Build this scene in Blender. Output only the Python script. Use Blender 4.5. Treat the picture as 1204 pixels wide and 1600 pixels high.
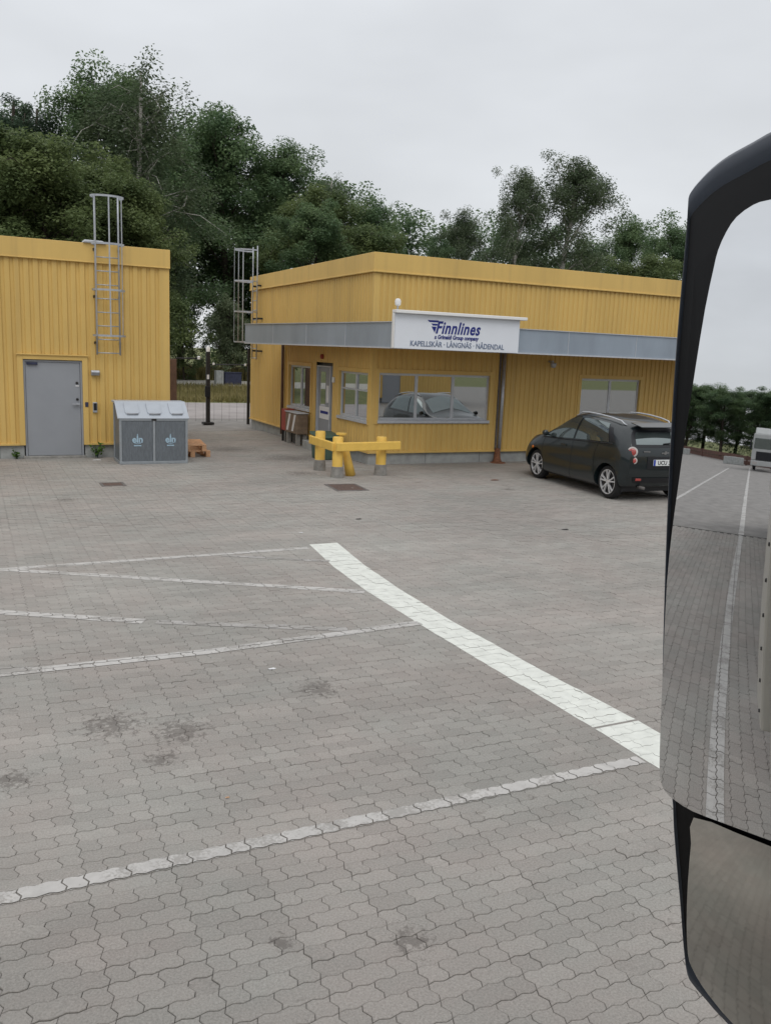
import bpy, bmesh, math, random
import numpy as np
from mathutils import Matrix, Vector
for o in list(bpy.data.objects): bpy.data.objects.remove(o)
SC = bpy.context.scene; COL = SC.collection
R = math.radians

# ---------------------------------------------------------------- camera
EYE = (0.0, 0.0, 2.5)
def cam_axes(yaw, pit, rol):
    f = np.array([math.sin(yaw)*math.cos(pit), math.cos(yaw)*math.cos(pit), -math.sin(pit)])
    r = np.array([math.cos(yaw), -math.sin(yaw), 0.]); u = np.cross(r, f)
    c, s = math.cos(rol), math.sin(rol)
    return c*r+s*u, -s*r+c*u, f
CR, CU, CF = cam_axes(R(25.93), R(10.58), R(2.29))
cd = bpy.data.cameras.new('camera'); cam = bpy.data.objects.new('camera', cd); COL.objects.link(cam)
cd.sensor_fit = 'VERTICAL'; cd.sensor_height = 36.0; cd.lens = 36.0*1340/1600
cd.clip_start = 0.02; cd.clip_end = 1500
cam.matrix_world = Matrix(((CR[0], CU[0], -CF[0], EYE[0]), (CR[1], CU[1], -CF[1], EYE[1]), (CR[2], CU[2], -CF[2], EYE[2]), (0, 0, 0, 1)))
SC.camera = cam
def to_px(P):
    d = np.asarray(P, float)-np.array(EYE); z = d@CF
    return 602+1340*(d@CR)/z, 800-1340*(d@CU)/z, z

# ---------------------------------------------------------------- overcast sky
W = bpy.data.worlds.new('World'); SC.world = W; W.use_nodes = True
nt = W.node_tree; nt.nodes.clear()
def N(t, nt_, **k):
    n = nt_.nodes.new(t)
    for a, b in k.items(): setattr(n, a, b)
    return n
wo = N('ShaderNodeOutputWorld', nt); bg = N('ShaderNodeBackground', nt)
sky = N('ShaderNodeTexSky', nt, sky_type='NISHITA', sun_disc=False)
sky.sun_elevation = R(52); sky.sun_rotation = R(205)
tc = N('ShaderNodeTexCoord', nt); sep = N('ShaderNodeSeparateXYZ', nt)
nt.links.new(tc.outputs['Generated'], sep.inputs[0])
mr = N('ShaderNodeMapRange', nt); mr.inputs[1].default_value = -0.05; mr.inputs[2].default_value = 0.9
nt.links.new(sep.outputs[2], mr.inputs[0])
ramp = N('ShaderNodeValToRGB', nt)
ramp.color_ramp.elements[0].color = (0.75, 0.768, 0.785, 1); ramp.color_ramp.elements[1].color = (1.12, 1.13, 1.15, 1)
e = ramp.color_ramp.elements.new(0.42); e.color = (0.80, 0.825, 0.858, 1)
nt.links.new(mr.outputs[0], ramp.inputs[0])
mp = N('ShaderNodeMapping', nt); mp.inputs['Scale'].default_value = (1.6, 1.6, 4.2); mp.inputs['Location'].default_value = (0.35, 0.1, 0.2)
nt.links.new(tc.outputs['Generated'], mp.inputs[0])
ns = N('ShaderNodeTexNoise', nt); ns.inputs['Scale'].default_value = 1.5; ns.inputs['Detail'].default_value = 4; ns.inputs['Roughness'].default_value = 0.5
nt.links.new(mp.outputs[0], ns.inputs[0])
cr2 = N('ShaderNodeMapRange', nt); cr2.inputs[1].default_value = 0.3; cr2.inputs[2].default_value = 0.7; cr2.inputs[3].default_value = 0.86; cr2.inputs[4].default_value = 1.05
nt.links.new(ns.outputs[0], cr2.inputs[0])
mul = N('ShaderNodeMix', nt, data_type='RGBA', blend_type='MULTIPLY'); mul.inputs[0].default_value = 1
nt.links.new(ramp.outputs[0], mul.inputs[6]); nt.links.new(cr2.outputs[0], mul.inputs[7])
sk = N('ShaderNodeMix', nt, data_type='RGBA', blend_type='MULTIPLY'); sk.inputs[0].default_value = 1; sk.inputs[7].default_value = (0.1, 0.1, 0.1, 1)
nt.links.new(sky.outputs[0], sk.inputs[6])
mixs = N('ShaderNodeMix', nt, data_type='RGBA'); mixs.inputs[0].default_value = 0.94
nt.links.new(sk.outputs[2], mixs.inputs[6]); nt.links.new(mul.outputs[2], mixs.inputs[7])
nt.links.new(mixs.outputs[2], bg.inputs[0]); bg.inputs[1].default_value = 1.0
nt.links.new(bg.outputs[0], wo.inputs[0])
# one soft sun behind cloud
sd = bpy.data.lights.new('sun', 'SUN'); sd.energy = 0.9; sd.angle = R(40); sd.color = (1, 0.97, 0.93)
so = bpy.data.objects.new('sun', sd); COL.objects.link(so)
so.rotation_euler = Vector((-0.25, -0.58, 0.80)).to_track_quat('Z', 'Y').to_euler(); so.location = (0, 0, 60)
SC.view_settings.view_transform = 'Standard'; SC.view_settings.look = 'None'
SC.view_settings.gamma = 1; SC.view_settings.use_curve_mapping = False; SC.view_settings.exposure = 0.0

# ---------------------------------------------------------------- materials
MATS = {}
def mat(name, col, rough=0.6, var=0.12, scale=6.0, bump=0.0, bscale=None, metal=0.0, spec=0.4, stretch=(1, 1, 1), col2=None, coat=0.0):
    if name in MATS: return MATS[name]
    m = bpy.data.materials.new(name); m.use_nodes = True; t = m.node_tree; b = t.nodes['Principled BSDF']
    b.inputs['Roughness'].default_value = rough; b.inputs['Metallic'].default_value = metal
    b.inputs['Specular IOR Level'].default_value = spec; b.inputs['Coat Weight'].default_value = coat
    g = N('ShaderNodeNewGeometry', t); mp = N('ShaderNodeMapping', t); mp.inputs['Scale'].default_value = stretch
    t.links.new(g.outputs['Position'], mp.inputs[0])
    n = N('ShaderNodeTexNoise', t); n.inputs['Scale'].default_value = scale; n.inputs['Detail'].default_value = 5; n.inputs['Roughness'].default_value = 0.6
    t.links.new(mp.outputs[0], n.inputs[0])
    r = N('ShaderNodeValToRGB', t); a, c = r.color_ramp.elements; a.position = 0.3; c.position = 0.7
    k = col2 or tuple(x*(1-var*1.6) for x in col)
    a.color = (*k, 1); c.color = (*[min(1, x*(1+var)) for x in col], 1)
    t.links.new(n.outputs[0], r.inputs[0]); t.links.new(r.outputs[0], b.inputs['Base Color'])
    if bump:
        n2 = N('ShaderNodeTexNoise', t); n2.inputs['Scale'].default_value = bscale or scale*5; n2.inputs['Detail'].default_value = 4
        t.links.new(g.outputs['Position'], n2.inputs[0])
        bp = N('ShaderNodeBump', t); bp.inputs['Strength'].default_value = bump; bp.inputs['Distance'].default_value = 0.01
        t.links.new(n2.outputs[0], bp.inputs['Height']); t.links.new(bp.outputs[0], b.inputs['Normal'])
    MATS[name] = m
    return m
YEL = (0.655, 0.44, 0.138)
def yellow_mat(name, base, seed):
    m = mat(name, base, 0.5, 0.07, 0.9, 0, stretch=(1, 1, .35), spec=.35)
    t = m.node_tree; b = t.nodes['Principled BSDF']; src = b.inputs['Base Color'].links[0].from_socket
    g = N('ShaderNodeNewGeometry', t); mp = N('ShaderNodeMapping', t); mp.inputs['Scale'].default_value = (7, 7, .25); mp.inputs['Location'].default_value = (seed, 0, 0)
    t.links.new(g.outputs['Position'], mp.inputs[0])
    n = N('ShaderNodeTexNoise', t); n.inputs['Scale'].default_value = 1; n.inputs['Detail'].default_value = 6; t.links.new(mp.outputs[0], n.inputs[0])
    r = N('ShaderNodeMapRange', t); r.inputs[1].default_value = .52; r.inputs[2].default_value = .8; r.inputs[3].default_value = 0; r.inputs[4].default_value = .32
    t.links.new(n.outputs[0], r.inputs[0])
    x = N('ShaderNodeMix', t, data_type='RGBA'); x.inputs[7].default_value = (base[0]*.5, base[1]*.5, base[2]*.7, 1)
    t.links.new(r.outputs[0], x.inputs[0]); t.links.new(src, x.inputs[6]); t.links.new(x.outputs[2], b.inputs['Base Color'])
    return m
yellow_mat('cladding_yellow', YEL, 3); yellow_mat('fascia_yellow', (0.66, 0.447, 0.142), 8)
mat('roof_felt', (.09, .09, .095), .9, .2, 3)
mat('concrete', (.34, .35, .34), .85, .14, 5, .25, 60)
mat('concrete_dirty', (.27, .26, .24), .9, .22, 7, .3, 60)
mat('door_grey', (.285, .30, .325), .5, .03, 2)
mat('galv', (.44, .46, .49), .42, .1, 14, metal=.55)
mat('galv_band', (.31, .36, .42), .45, .09, 1.3, metal=.25, stretch=(1, 1, .4))
mat('alu', (.50, .52, .55), .45, .06, 9, metal=.15)
mat('dark_metal', (.022, .02, .02), .5, .2, 9)
mat('black_plastic', (.012, .013, .016), .4, .15, 9)
mat('post_yellow', (.80, .52, .11), .45, .06, 5, .08, 40)
mat('sign_white', (.72, .75, .80), .4, .02, 2)
mat('white_trim', (.78, .78, .77), .4, .03, 4)
mat('navy_print', (.012, .022, .19), .5, .02, 4)
mat('grey_print', (.16, .20, .29), .5, .02, 4)
mat('bin_panel', (.165, .185, .205), .45, .12, 10, stretch=(4, 4, 1), metal=.2)
mat('bin_frame', (.32, .35, .375), .4, .06, 8, metal=.3)
mat('bin_lid', (.42, .46, .51), .38, .04, 6)
mat('print_blue', (.36, .50, .60), .5, .1, 20)
mat('pallet_wood', (.58, .34, .19), .75, .25, 14, .2, 80, stretch=(1, 1, 4))
mat('rust', (.20, .085, .045), .85, .35, 25, .3, 90)
mat('grate_rust', (.125, .085, .072), .8, .3, 22, .3, 90)
mat('iron_frame', (.14, .13, .125), .7, .2, 20)
mat('brown_trim', (.13, .075, .05), .6, .15, 8)
mat('soffit', (.42, .24, .06), .6, .1, 3)
mat('red_paint', (.33, .06, .04), .6, .15, 8)
mat('brown_box', (.20, .145, .10), .7, .2, 9)
mat('green_plastic', (.06, .105, .08), .5, .15, 7)
mat('asphalt', (.265, .252, .238), .9, .14, 2.2, .3, 70)
mat('road_asphalt', (.36, .33, .32), .9, .12, .8, .2, 60)
mat('gravel', (.45, .43, .38), .95, .15, 3, .4, 50)
mat('grass_ground', (.15, .15, .055), .95, .35, 1.7, .5, 30, col2=(.075, .10, .03))
mat('joint_sand', (.10, .094, .085), .95, .2, 2.4, col2=(.028, .026, .024))
mat('barrier_red', (.135, .07, .055), .8, .25, 3)
mat('tyre', (.016, .016, .017), .8, .2, 30)
mat('rim_silver', (.66, .66, .67), .3, .05, 12, metal=.3)
mat('rim_black', (.012, .012, .013), .4, .1, 12)
mat('car_black', (.008, .014, .016), .3, .08, 4, coat=.6, spec=.4)
mat('car_silver', (.07, .08, .085), .3, .03, 4, coat=.5, metal=.4)
mat('chrome', (.75, .76, .78), .15, .02, 4, metal=1)
mat('lamp_red', (.36, .05, .042), .15, .1, 14, coat=1)
mat('lamp_clear', (.50, .46, .44), .12, .06, 14, coat=1)
mat('lamp_orange', (.6, .16, .02), .2, .05, 14)
mat('plate_white', (.72, .74, .74), .5, .02, 9)
mat('plate_blue', (.02, .05, .35), .5, .02, 9)
mat('housing', (.040, .054, .082), .40, .12, 6, spec=.5)
mat('housing_black', (.004, .004, .006), .5, .1, 6)
mat('truck_paint', (.50, .48, .43), .4, .04, 3, coat=.2)
mat('truck_white', (.46, .47, .46), .4, .04, 3)
mat('skin_glass', (.02, .025, .03), .06, .05, 2, spec=.8)
mat('amber', (.6, .25, .03), .3, .05, 6)
mat('paper_white', (.70, .70, .71), .6, .03, 9)
mat('blue_box', (.03, .035, .07), .6, .2, 6)
def glass_mat(name, refl, tint, base):
    m = bpy.data.materials.new(name); m.use_nodes = True; t = m.node_tree; t.nodes.clear()
    o = N('ShaderNodeOutputMaterial', t); gl = N('ShaderNodeBsdfGlossy', t); gl.inputs['Roughness'].default_value = .015; gl.inputs['Color'].default_value = (*tint, 1)
    df = N('ShaderNodeBsdfDiffuse', t); g = N('ShaderNodeNewGeometry', t); n = N('ShaderNodeTexNoise', t); n.inputs['Scale'].default_value = 1.5
    t.links.new(g.outputs['Position'], n.inputs[0])
    r = N('ShaderNodeValToRGB', t); r.color_ramp.elements[0].color = (*[x*.6 for x in base], 1); r.color_ramp.elements[1].color = (*[x*1.4 for x in base], 1)
    t.links.new(n.outputs[0], r.inputs[0]); t.links.new(r.outputs[0], df.inputs[0])
    lw = N('ShaderNodeLayerWeight', t); lw.inputs[0].default_value = .25
    mr = N('ShaderNodeMapRange', t); mr.inputs[3].default_value = refl; mr.inputs[4].default_value = .95
    t.links.new(lw.outputs['Fresnel'], mr.inputs[0])
    mx = N('ShaderNodeMixShader', t); t.links.new(mr.outputs[0], mx.inputs[0]); t.links.new(df.outputs[0], mx.inputs[1]); t.links.new(gl.outputs[0], mx.inputs[2])
    t.links.new(mx.outputs[0], o.inputs[0]); MATS[name] = m
    return m
glass_mat('window_glass', .50, (.93, .96, .97), (.025, .024, .022))
glass_mat('car_glass', .20, (.85, .95, .95), (.045, .055, .055))
def mirror_mat(name, tint, rough=.01):
    m = bpy.data.materials.new(name); m.use_nodes = True; t = m.node_tree; b = t.nodes['Principled BSDF']
    b.inputs['Metallic'].default_value = 1; b.inputs['Roughness'].default_value = rough
    g = N('ShaderNodeNewGeometry', t); n = N('ShaderNodeTexNoise', t); n.inputs['Scale'].default_value = 18; n.inputs['Detail'].default_value = 3
    t.links.new(g.outputs['Position'], n.inputs[0]); r = N('ShaderNodeValToRGB', t)
    r.color_ramp.elements[0].color = (*[x*.94 for x in tint], 1); r.color_ramp.elements[1].color = (*tint, 1)
    t.links.new(n.outputs[0], r.inputs[0]); t.links.new(r.outputs[0], b.inputs['Base Color']); MATS[name] = m
mirror_mat('mirror_main', (.83, .84, .85)); mirror_mat('mirror_wide', (.62, .61, .57), .06)

# ---------------------------------------------------------------- mesh helpers
class MB:
    def __init__(s): s.v = []; s.f = []; s.m = []
    def add(s, vs, fs, mi=0):
        b = len(s.v); s.v += [tuple(float(c) for c in p) for p in vs]; s.f += [tuple(b+i for i in f) for f in fs]; s.m += [mi]*len(fs); return s
    def box(s, x0, x1, y0, y1, z0, z1, mi=0):
        return s.add([(x0, y0, z0), (x1, y0, z0), (x1, y1, z0), (x0, y1, z0), (x0, y0, z1), (x1, y0, z1), (x1, y1, z1), (x0, y1, z1)],
                     [(0, 3, 2, 1), (4, 5, 6, 7), (0, 1, 5, 4), (1, 2, 6, 5), (2, 3, 7, 6), (3, 0, 4, 7)], mi)
    def beam(s, p, q, w, h, up=(0, 0, 1), mi=0):
        p = np.array(p, float); q = np.array(q, float); d = q-p; d /= np.linalg.norm(d); sd = np.cross(d, up); sd /= np.linalg.norm(sd); u = np.cross(sd, d)
        vs = [e+sd*a*w/2+u*b*h/2 for e in (p, q) for a, b in ((-1, -1), (1, -1), (1, 1), (-1, 1))]
        return s.add(vs, [(0, 1, 2, 3), (7, 6, 5, 4), (0, 4, 5, 1), (1, 5, 6, 2), (2, 6, 7, 3), (3, 7, 4, 0)], mi)
    def tube(s, pts, rad, n=8, mi=0, cap=True):
        pts = [np.array(p, float) for p in pts]; rad = rad if hasattr(rad, '__len__') else [rad]*len(pts); b = []; prev = None
        for i, p in enumerate(pts):
            d = pts[min(i+1, len(pts)-1)]-pts[max(i-1, 0)]; d = d/(np.linalg.norm(d)+1e-9)
            if prev is None: a = np.cross(d, (0, 0, 1) if abs(d[2]) < .9 else (1, 0, 0))
            else: a = prev-d*(prev@d)
            a = a/(np.linalg.norm(a)+1e-9); prev = a; c = np.cross(d, a)
            b += [p+rad[i]*(math.cos(2*math.pi*k/n)*a+math.sin(2*math.pi*k/n)*c) for k in range(n)]
        f = [(i*n+k, i*n+(k+1) % n, (i+1)*n+(k+1) % n, (i+1)*n+k) for i in range(len(pts)-1) for k in range(n)]
        if cap: f += [tuple(range(n))[::-1], tuple((len(pts)-1)*n+k for k in range(n))]
        return s.add(b, f, mi)
    def lathe(s, prof, c, axis=(0, 0, 1), n=24, mi=0, closed=False):
        ax = np.array(axis, float); ax /= np.linalg.norm(ax); a = np.cross(ax, (1, 0, 0) if abs(ax[0]) < .9 else (0, 1, 0)); a /= np.linalg.norm(a); b = np.cross(ax, a); c = np.array(c, float)
        vs = [c+ax*h+r*(math.cos(2*math.pi*k/n)*a+math.sin(2*math.pi*k/n)*b) for r, h in prof for k in range(n)]
        m = len(prof); f = [(i % m*n+k, i % m*n+(k+1) % n, (i+1) % m*n+(k+1) % n, (i+1) % m*n+k) for i in range(m if closed else m-1) for k in range(n)]
        if not closed: f += [tuple(range(n))[::-1], tuple((m-1)*n+k for k in range(n))]
        return s.add(vs, f, mi)
    def prism(s, poly, ex, mi=0):
        ex = np.array(ex, float); n = len(poly); vs = [np.array(p, float) for p in poly]; vs += [p+ex for p in vs]
        return s.add(vs, [tuple(range(n))[::-1], tuple(range(n, 2*n))]+[(i, (i+1) % n, n+(i+1) % n, n+i) for i in range(n)], mi)
    def grid(s, P, mi=0):
        h, w = len(P), len(P[0]); return s.add([p for r in P for p in r], [(i*w+j, i*w+j+1, (i+1)*w+j+1, (i+1)*w+j) for i in range(h-1) for j in range(w-1)], mi)
    def mesh(s, name, mats, smooth=False):
        me = bpy.data.meshes.new(name); me.from_pydata(s.v, [], s.f)
        for x in (mats if isinstance(mats, (list, tuple)) else [mats]): me.materials.append(MATS[x])
        me.polygons.foreach_set('material_index', s.m)
        bm = bmesh.new(); bm.from_mesh(me); bmesh.ops.recalc_face_normals(bm, faces=bm.faces); bm.to_mesh(me); bm.free()
        if smooth: me.polygons.foreach_set('use_smooth', [True]*len(me.polygons))
        return me
    def build(s, name, mats, parent=None, smooth=False, bevel=0, auto=False):
        me = s.mesh(name, mats, smooth)
        if auto:
            me.polygons.foreach_set('use_smooth', [True]*len(me.polygons)); me.set_sharp_from_angle(angle=R(38))
        o = bpy.data.objects.new(name, me); COL.objects.link(o)
        if bevel:
            bv = o.modifiers.new('bevel', 'BEVEL'); bv.width = bevel; bv.segments = 2; bv.limit_method = 'ANGLE'
        if parent: par(o, parent)
        return o
def par(o, p):
    o.parent = p
    L = Vector(p.get('_b', (0, 0, 0))); o['_b'] = tuple(L)
    if p.type == 'EMPTY' or True:
        o.matrix_parent_inverse = Matrix.Identity(4) if p.parent else Matrix.Translation(-L)
    return o
def thing(name, loc, label, cat, group=None):
    o = bpy.data.objects.new(name, None); COL.objects.link(o); o.location = loc; o['_b'] = tuple(float(c) for c in loc); o.empty_display_size = .2
    return tag(o, label, cat, group)
def tag(o, label, cat, group=None):
    o['label'] = label; o['category'] = cat
    if group: o['group'] = group
    return o
def struct(o): o['kind'] = 'structure'; return o
def stuff(o): o['kind'] = 'stuff'; return o
def copy_tree(o, parent=None):
    c = o.copy(); COL.objects.link(c)
    if parent: c.parent = parent
    for ch in list(o.children): copy_tree(ch, c)
    return c
def text(name, body, m, parent, org, ex, ez, size, sx=1.0, shear=0.0, off=0.0, align='LEFT', depth=.004, sp=1.0):
    cu = bpy.data.curves.new(name, 'FONT'); cu.body = body; cu.size = size; cu.shear = shear; cu.offset = off; cu.align_x = align; cu.extrude = depth; cu.resolution_u = 3; cu.space_character = sp
    o = bpy.data.objects.new(name, cu); COL.objects.link(o)
    dg = bpy.context.evaluated_depsgraph_get(); me = bpy.data.meshes.new_from_object(o.evaluated_get(dg)); bpy.data.objects.remove(o)
    ex = Vector(ex).normalized()*sx; ez = Vector(ez).normalized(); nn = ex.normalized().cross(ez)
    me.transform(Matrix(((ex.x, ez.x, nn.x, org[0]), (ex.y, ez.y, nn.y, org[1]), (ex.z, ez.z, nn.z, org[2]), (0, 0, 0, 1))))
    me.name = name; me.materials.clear(); me.materials.append(MATS[m])
    o = bpy.data.objects.new(name, me); COL.objects.link(o)
    if parent: par(o, parent)
    return o

# ================================================================ GROUND
rng = np.random.default_rng(7); random.seed(7)
def sheet(name, poly, z, m):
    return struct(MB().add([(x, y, z) for x, y in poly], [tuple(range(len(poly)))]).build(name, m))
def rect(x0, x1, y0, y1): return [(x0, y0), (x1, y0), (x1, y1), (x0, y1)]
sheet('ground', rect(-400, 400, -400, 600), -.06, 'grass_ground')
sheet('asphalt_yard', rect(-80, 110, -70, 30.2), -.04, 'asphalt')
sheet('road', [(-60, 29.6), (90, 29.6), (90, 38.2), (-60, 37.6)], -.030, 'road_asphalt')
sheet('gravel_path', [(-40, 52.5), (120, 53.5), (120, 63), (-40, 62)], -.050, 'gravel')

# pavers: bonded clusters of wavy-edged stones with half stones at the cluster edges
U = .0975
def edge(p, q):
    p = np.array(p, float); q = np.array(q, float); d = q-p; L = U; a = .0105
    if abs(d[0]) > 0:
        s = 1 if d[0] > 0 else -1; nrm = np.array([0, 1.])
        ts = [.30, .70]; of = [a*.62, -a*.62]
    else:
        s = 1 if d[1] > 0 else -1; nrm = np.array([1., 0])
        ts = [.30, .70]; of = [a, -a]
    if s < 0: of = of[::-1]; 
    return [p]+[p+d*t+nrm*o for t, o in zip(ts if s > 0 else [1-ts[1], 1-ts[0]], of)]
def stone(w, h):
    loop = [(i, 0) for i in range(w)]+[(w, j) for j in range(h)]+[(w-i, h) for i in range(w)]+[(0, h-j) for j in range(h)]
    pts = []
    for a, b in zip(loop, loop[1:]+loop[:1]): pts += edge(np.array(a)*U, np.array(b)*U)
    return np.array(pts)
def inset(P, d):
    n = len(P); out = []
    for i in range(n):
        a = P[i]-P[i-1]; b = P[(i+1) % n]-P[i]; na = np.array([-a[1], a[0]])/np.linalg.norm(a); nb = np.array([-b[1], b[0]])/np.linalg.norm(b)
        m = na+nb; m /= (m@na); out.append(P[i]+m*d)
    return np.array(out)
SH = {}
for k, (w, h) in {'H': (2, 1), 'V': (1, 1)}.items():
    P = stone(w, h); c = np.array([w, h])*U/2
    SH[k] = dict(c=c, top=inset(P, .0036)-c, low=inset(P, .0011)-c)
def in_region(x, y):
    if -2.0-.06*y <= x <= min(1.3*y+1.2, 18.5) and 1.0 <= y <= (19.45 if x < 4.05 else (17.42 if x > 7.9 else 25.0)): return True
    return -13 < x < 3 and -.7 < y < 5.2
stones = []
for j in range(-9, 260):
    for k in range(-36, 50):
        row = ((0, 'H'), (2, 'H')) if (j+k) % 2 == 0 else ((0, 'V'), (1, 'H'), (3, 'V'))
        for o_, t in row:
            c = SH[t]['c']; x, y = (4*k+o_)*U+c[0], j*U+c[1]+.005
            if in_region(x, y): stones.append((t, x, y, float(rng.normal(0, .0012)), float(rng.random())))
def paver_material(name, atype):
    m = bpy.data.materials.new(name); m.use_nodes = True; t = m.node_tree; b = t.nodes['Principled BSDF']; L = t.links.new
    b.inputs['Roughness'].default_value = .85; b.inputs['Specular IOR Level'].default_value = .25
    at = N('ShaderNodeAttribute', t); at.attribute_type = atype; at.attribute_name = 'tint'
    g = N('ShaderNodeNewGeometry', t)
    def noise(s, d=3, ro=.5):
        n = N('ShaderNodeTexNoise', t); n.inputs['Scale'].default_value = s; n.inputs['Detail'].default_value = d; n.inputs['Roughness'].default_value = ro; L(g.outputs['Position'], n.inputs[0]); return n.outputs[0]
    def mr(x, a, b_, c, d):
        n = N('ShaderNodeMapRange', t); L(x, n.inputs[0])
        for q, v in zip((1, 2, 3, 4), (a, b_, c, d)): n.inputs[q].default_value = v
        return n.outputs[0]
    def mix(f, a, b_, bt='MIX'):
        n = N('ShaderNodeMix', t, data_type='RGBA', blend_type=bt)
        for s_, v in ((0, f), (6, a), (7, b_)):
            if isinstance(v, (int, float)): n.inputs[s_].default_value = v
            elif isinstance(v, tuple): n.inputs[s_].default_value = (*v, 1)
            else: L(v, n.inputs[s_])
        return n.outputs[2]
    c = mix(mr(noise(.85, 5, .65), .38, .62, 0, 1), (.314, .304, .281), (.332, .303, .279))
    c = mix(1.0, c, mr(at.outputs['Fac'], 0, 1, .925, 1.07), 'MULTIPLY')
    c = mix(1.0, c, mr(noise(.32, 4), .3, .7, .86, 1.10), 'MULTIPLY')
    c = mix(1.0, c, mr(noise(95, 3, .8), .25, .75, .72, 1.27), 'MULTIPLY')
    # trodden-in dirt, tyre wander and worn light patches
    tm = N('ShaderNodeMapping', t); tm.inputs['Scale'].default_value = (.28, 2.1, 1); tm.inputs['Rotation'].default_value = (0, 0, .22); L(g.outputs['Position'], tm.inputs[0])
    tn = N('ShaderNodeTexNoise', t); tn.inputs['Scale'].default_value = 1; tn.inputs['Detail'].default_value = 5; tn.inputs['Roughness'].default_value = .6; L(tm.outputs[0], tn.inputs[0])
    c = mix(1.0, c, mr(tn.outputs[0], .36, .66, .92, 1.04), 'MULTIPLY')
    c = mix(mr(noise(21, 5, .8), .655, .72, 0, .5), c, (.15, .138, .125))
    c = mix(mr(noise(34, 4, .7), .70, .75, 0, .35), c, (.50, .49, .47))
    # dark oil and dirt spots with shapes of their own
    c = mix(mr(noise(2.6, 6, .72), .645, .72, 0, .55), c, (.12, .105, .095))
    st = noise(19, 6, .78)
    for (x, y, r_) in ((.75, 5.55, .42), (1.15, 5.3, .4), (.12, 5.0, .26), (2.25, 5.65, .35), (.95, 4.95, .22), (6.6, 18.6, 1.6), (5.6, 20.5, 1.5), (3.1, 18.9, .9), (6.0, 16.3, .8), (1.3, 14.2, .35), (9.2, 13.6, .3), (1.62, 2.9, .2), (1.1, 3.1, .12)):
        vm = N('ShaderNodeVectorMath', t, operation='DISTANCE'); L(g.outputs['Position'], vm.inputs[0]); vm.inputs[1].default_value = (x, y, 0)
        a = mr(vm.outputs['Value'], 0, r_, .30, -.02); s_ = N('ShaderNodeMath', t, operation='ADD'); L(a, s_.inputs[0]); L(st, s_.inputs[1])
        c = mix(mr(s_.outputs[0], .66, .74, 0, .6), c, (.11, .097, .088))
    L(c, b.inputs['Base Color'])
    bp = N('ShaderNodeBump', t); bp.inputs['Strength'].default_value = .35; bp.inputs['Distance'].default_value = .004
    L(noise(150, 3, .7), bp.inputs['Height']); L(bp.outputs[0], b.inputs['Normal']); MATS[name] = m
paver_material('paver_single', 'OBJECT'); paver_material('paver_mass', 'GEOMETRY')
pave = struct(MB().add([(x, y, -.0095) for x, y in [(-13.2, -.8), (18.8, -.8), (18.8, 17.5), (8.05, 17.5), (8.05, 25.1), (4, 25.1), (4, 19.5), (-3.4, 19.5), (-3.4, 5.3), (-13.2, 5.3)]], [tuple(range(10))]).build('pavement', 'joint_sand'))
def stone_mesh(t):
    s = SH[t]; n = len(s['top']); vs = [(*p, -.012) for p in s['low']]+[(*p, -.0022) for p in s['low']]+[(*p, 0) for p in s['top']]
    fs = [(r*n+k, r*n+(k+1) % n, (r+1)*n+(k+1) % n, (r+1)*n+k) for r in (0, 1) for k in range(n)]+[tuple(2*n+k for k in range(n))]
    return MB().add(vs, fs), vs, fs
SM = {t: stone_mesh(t)[0].mesh('paver', 'paver_single') for t in 'HV'}
vis = []
for q, (t, x, y, z, tn) in enumerate(stones):
    if y < .3: continue
    px, py, d = to_px((x, y, 0))
    lim = 1015 if py < 1240 else 1035
    if d > 0 and 5 < px < lim and py < 1592: vis.append((d, q))
vis.sort(); near = set(q for d, q in vis[:300])
mass = {'v': [], 'f': [], 't': []}; nb = 0
for q, (t, x, y, z, tn) in enumerate(stones):
    if q in near:
        o = bpy.data.objects.new('paver', SM[t]); COL.objects.link(o); o.location = (x, y, z); o['tint'] = tn; o.parent = pave; continue
    s = SH[t]; n = len(s['top'])
    far = math.hypot(x, y) > 12
    if far:
        vs = np.vstack([np.c_[s['low'], np.full(n, -.011)], np.c_[(s['low']+s['top'])/2, np.full(n, 0)]]); rs = (0,)
    else:
        vs = np.vstack([np.c_[s['low'], np.full(n, -.012)], np.c_[s['low'], np.full(n, -.0022)], np.c_[s['top'], np.full(n, 0)]]); rs = (0, 1)
    mass['v'].append(vs+np.array([x, y, z]))
    fs = [(nb+r*n+k, nb+r*n+(k+1) % n, nb+(r+1)*n+(k+1) % n, nb+(r+1)*n+k) for r in rs for k in range(n)]+[tuple(nb+len(rs)*n+k for k in range(n))]
    mass['f'] += fs; mass['t'] += [tn]*len(fs); nb += len(vs)
me = bpy.data.meshes.new('paver_field'); me.from_pydata(np.vstack(mass['v']).tolist(), [], mass['f'])
a = me.attributes.new('tint', 'FLOAT', 'FACE'); a.data.foreach_set('value', mass['t']); me.materials.append(MATS['paver_mass'])
o = bpy.data.objects.new('paver_field', me); COL.objects.link(o); o.parent = pave; stuff(o)

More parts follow.
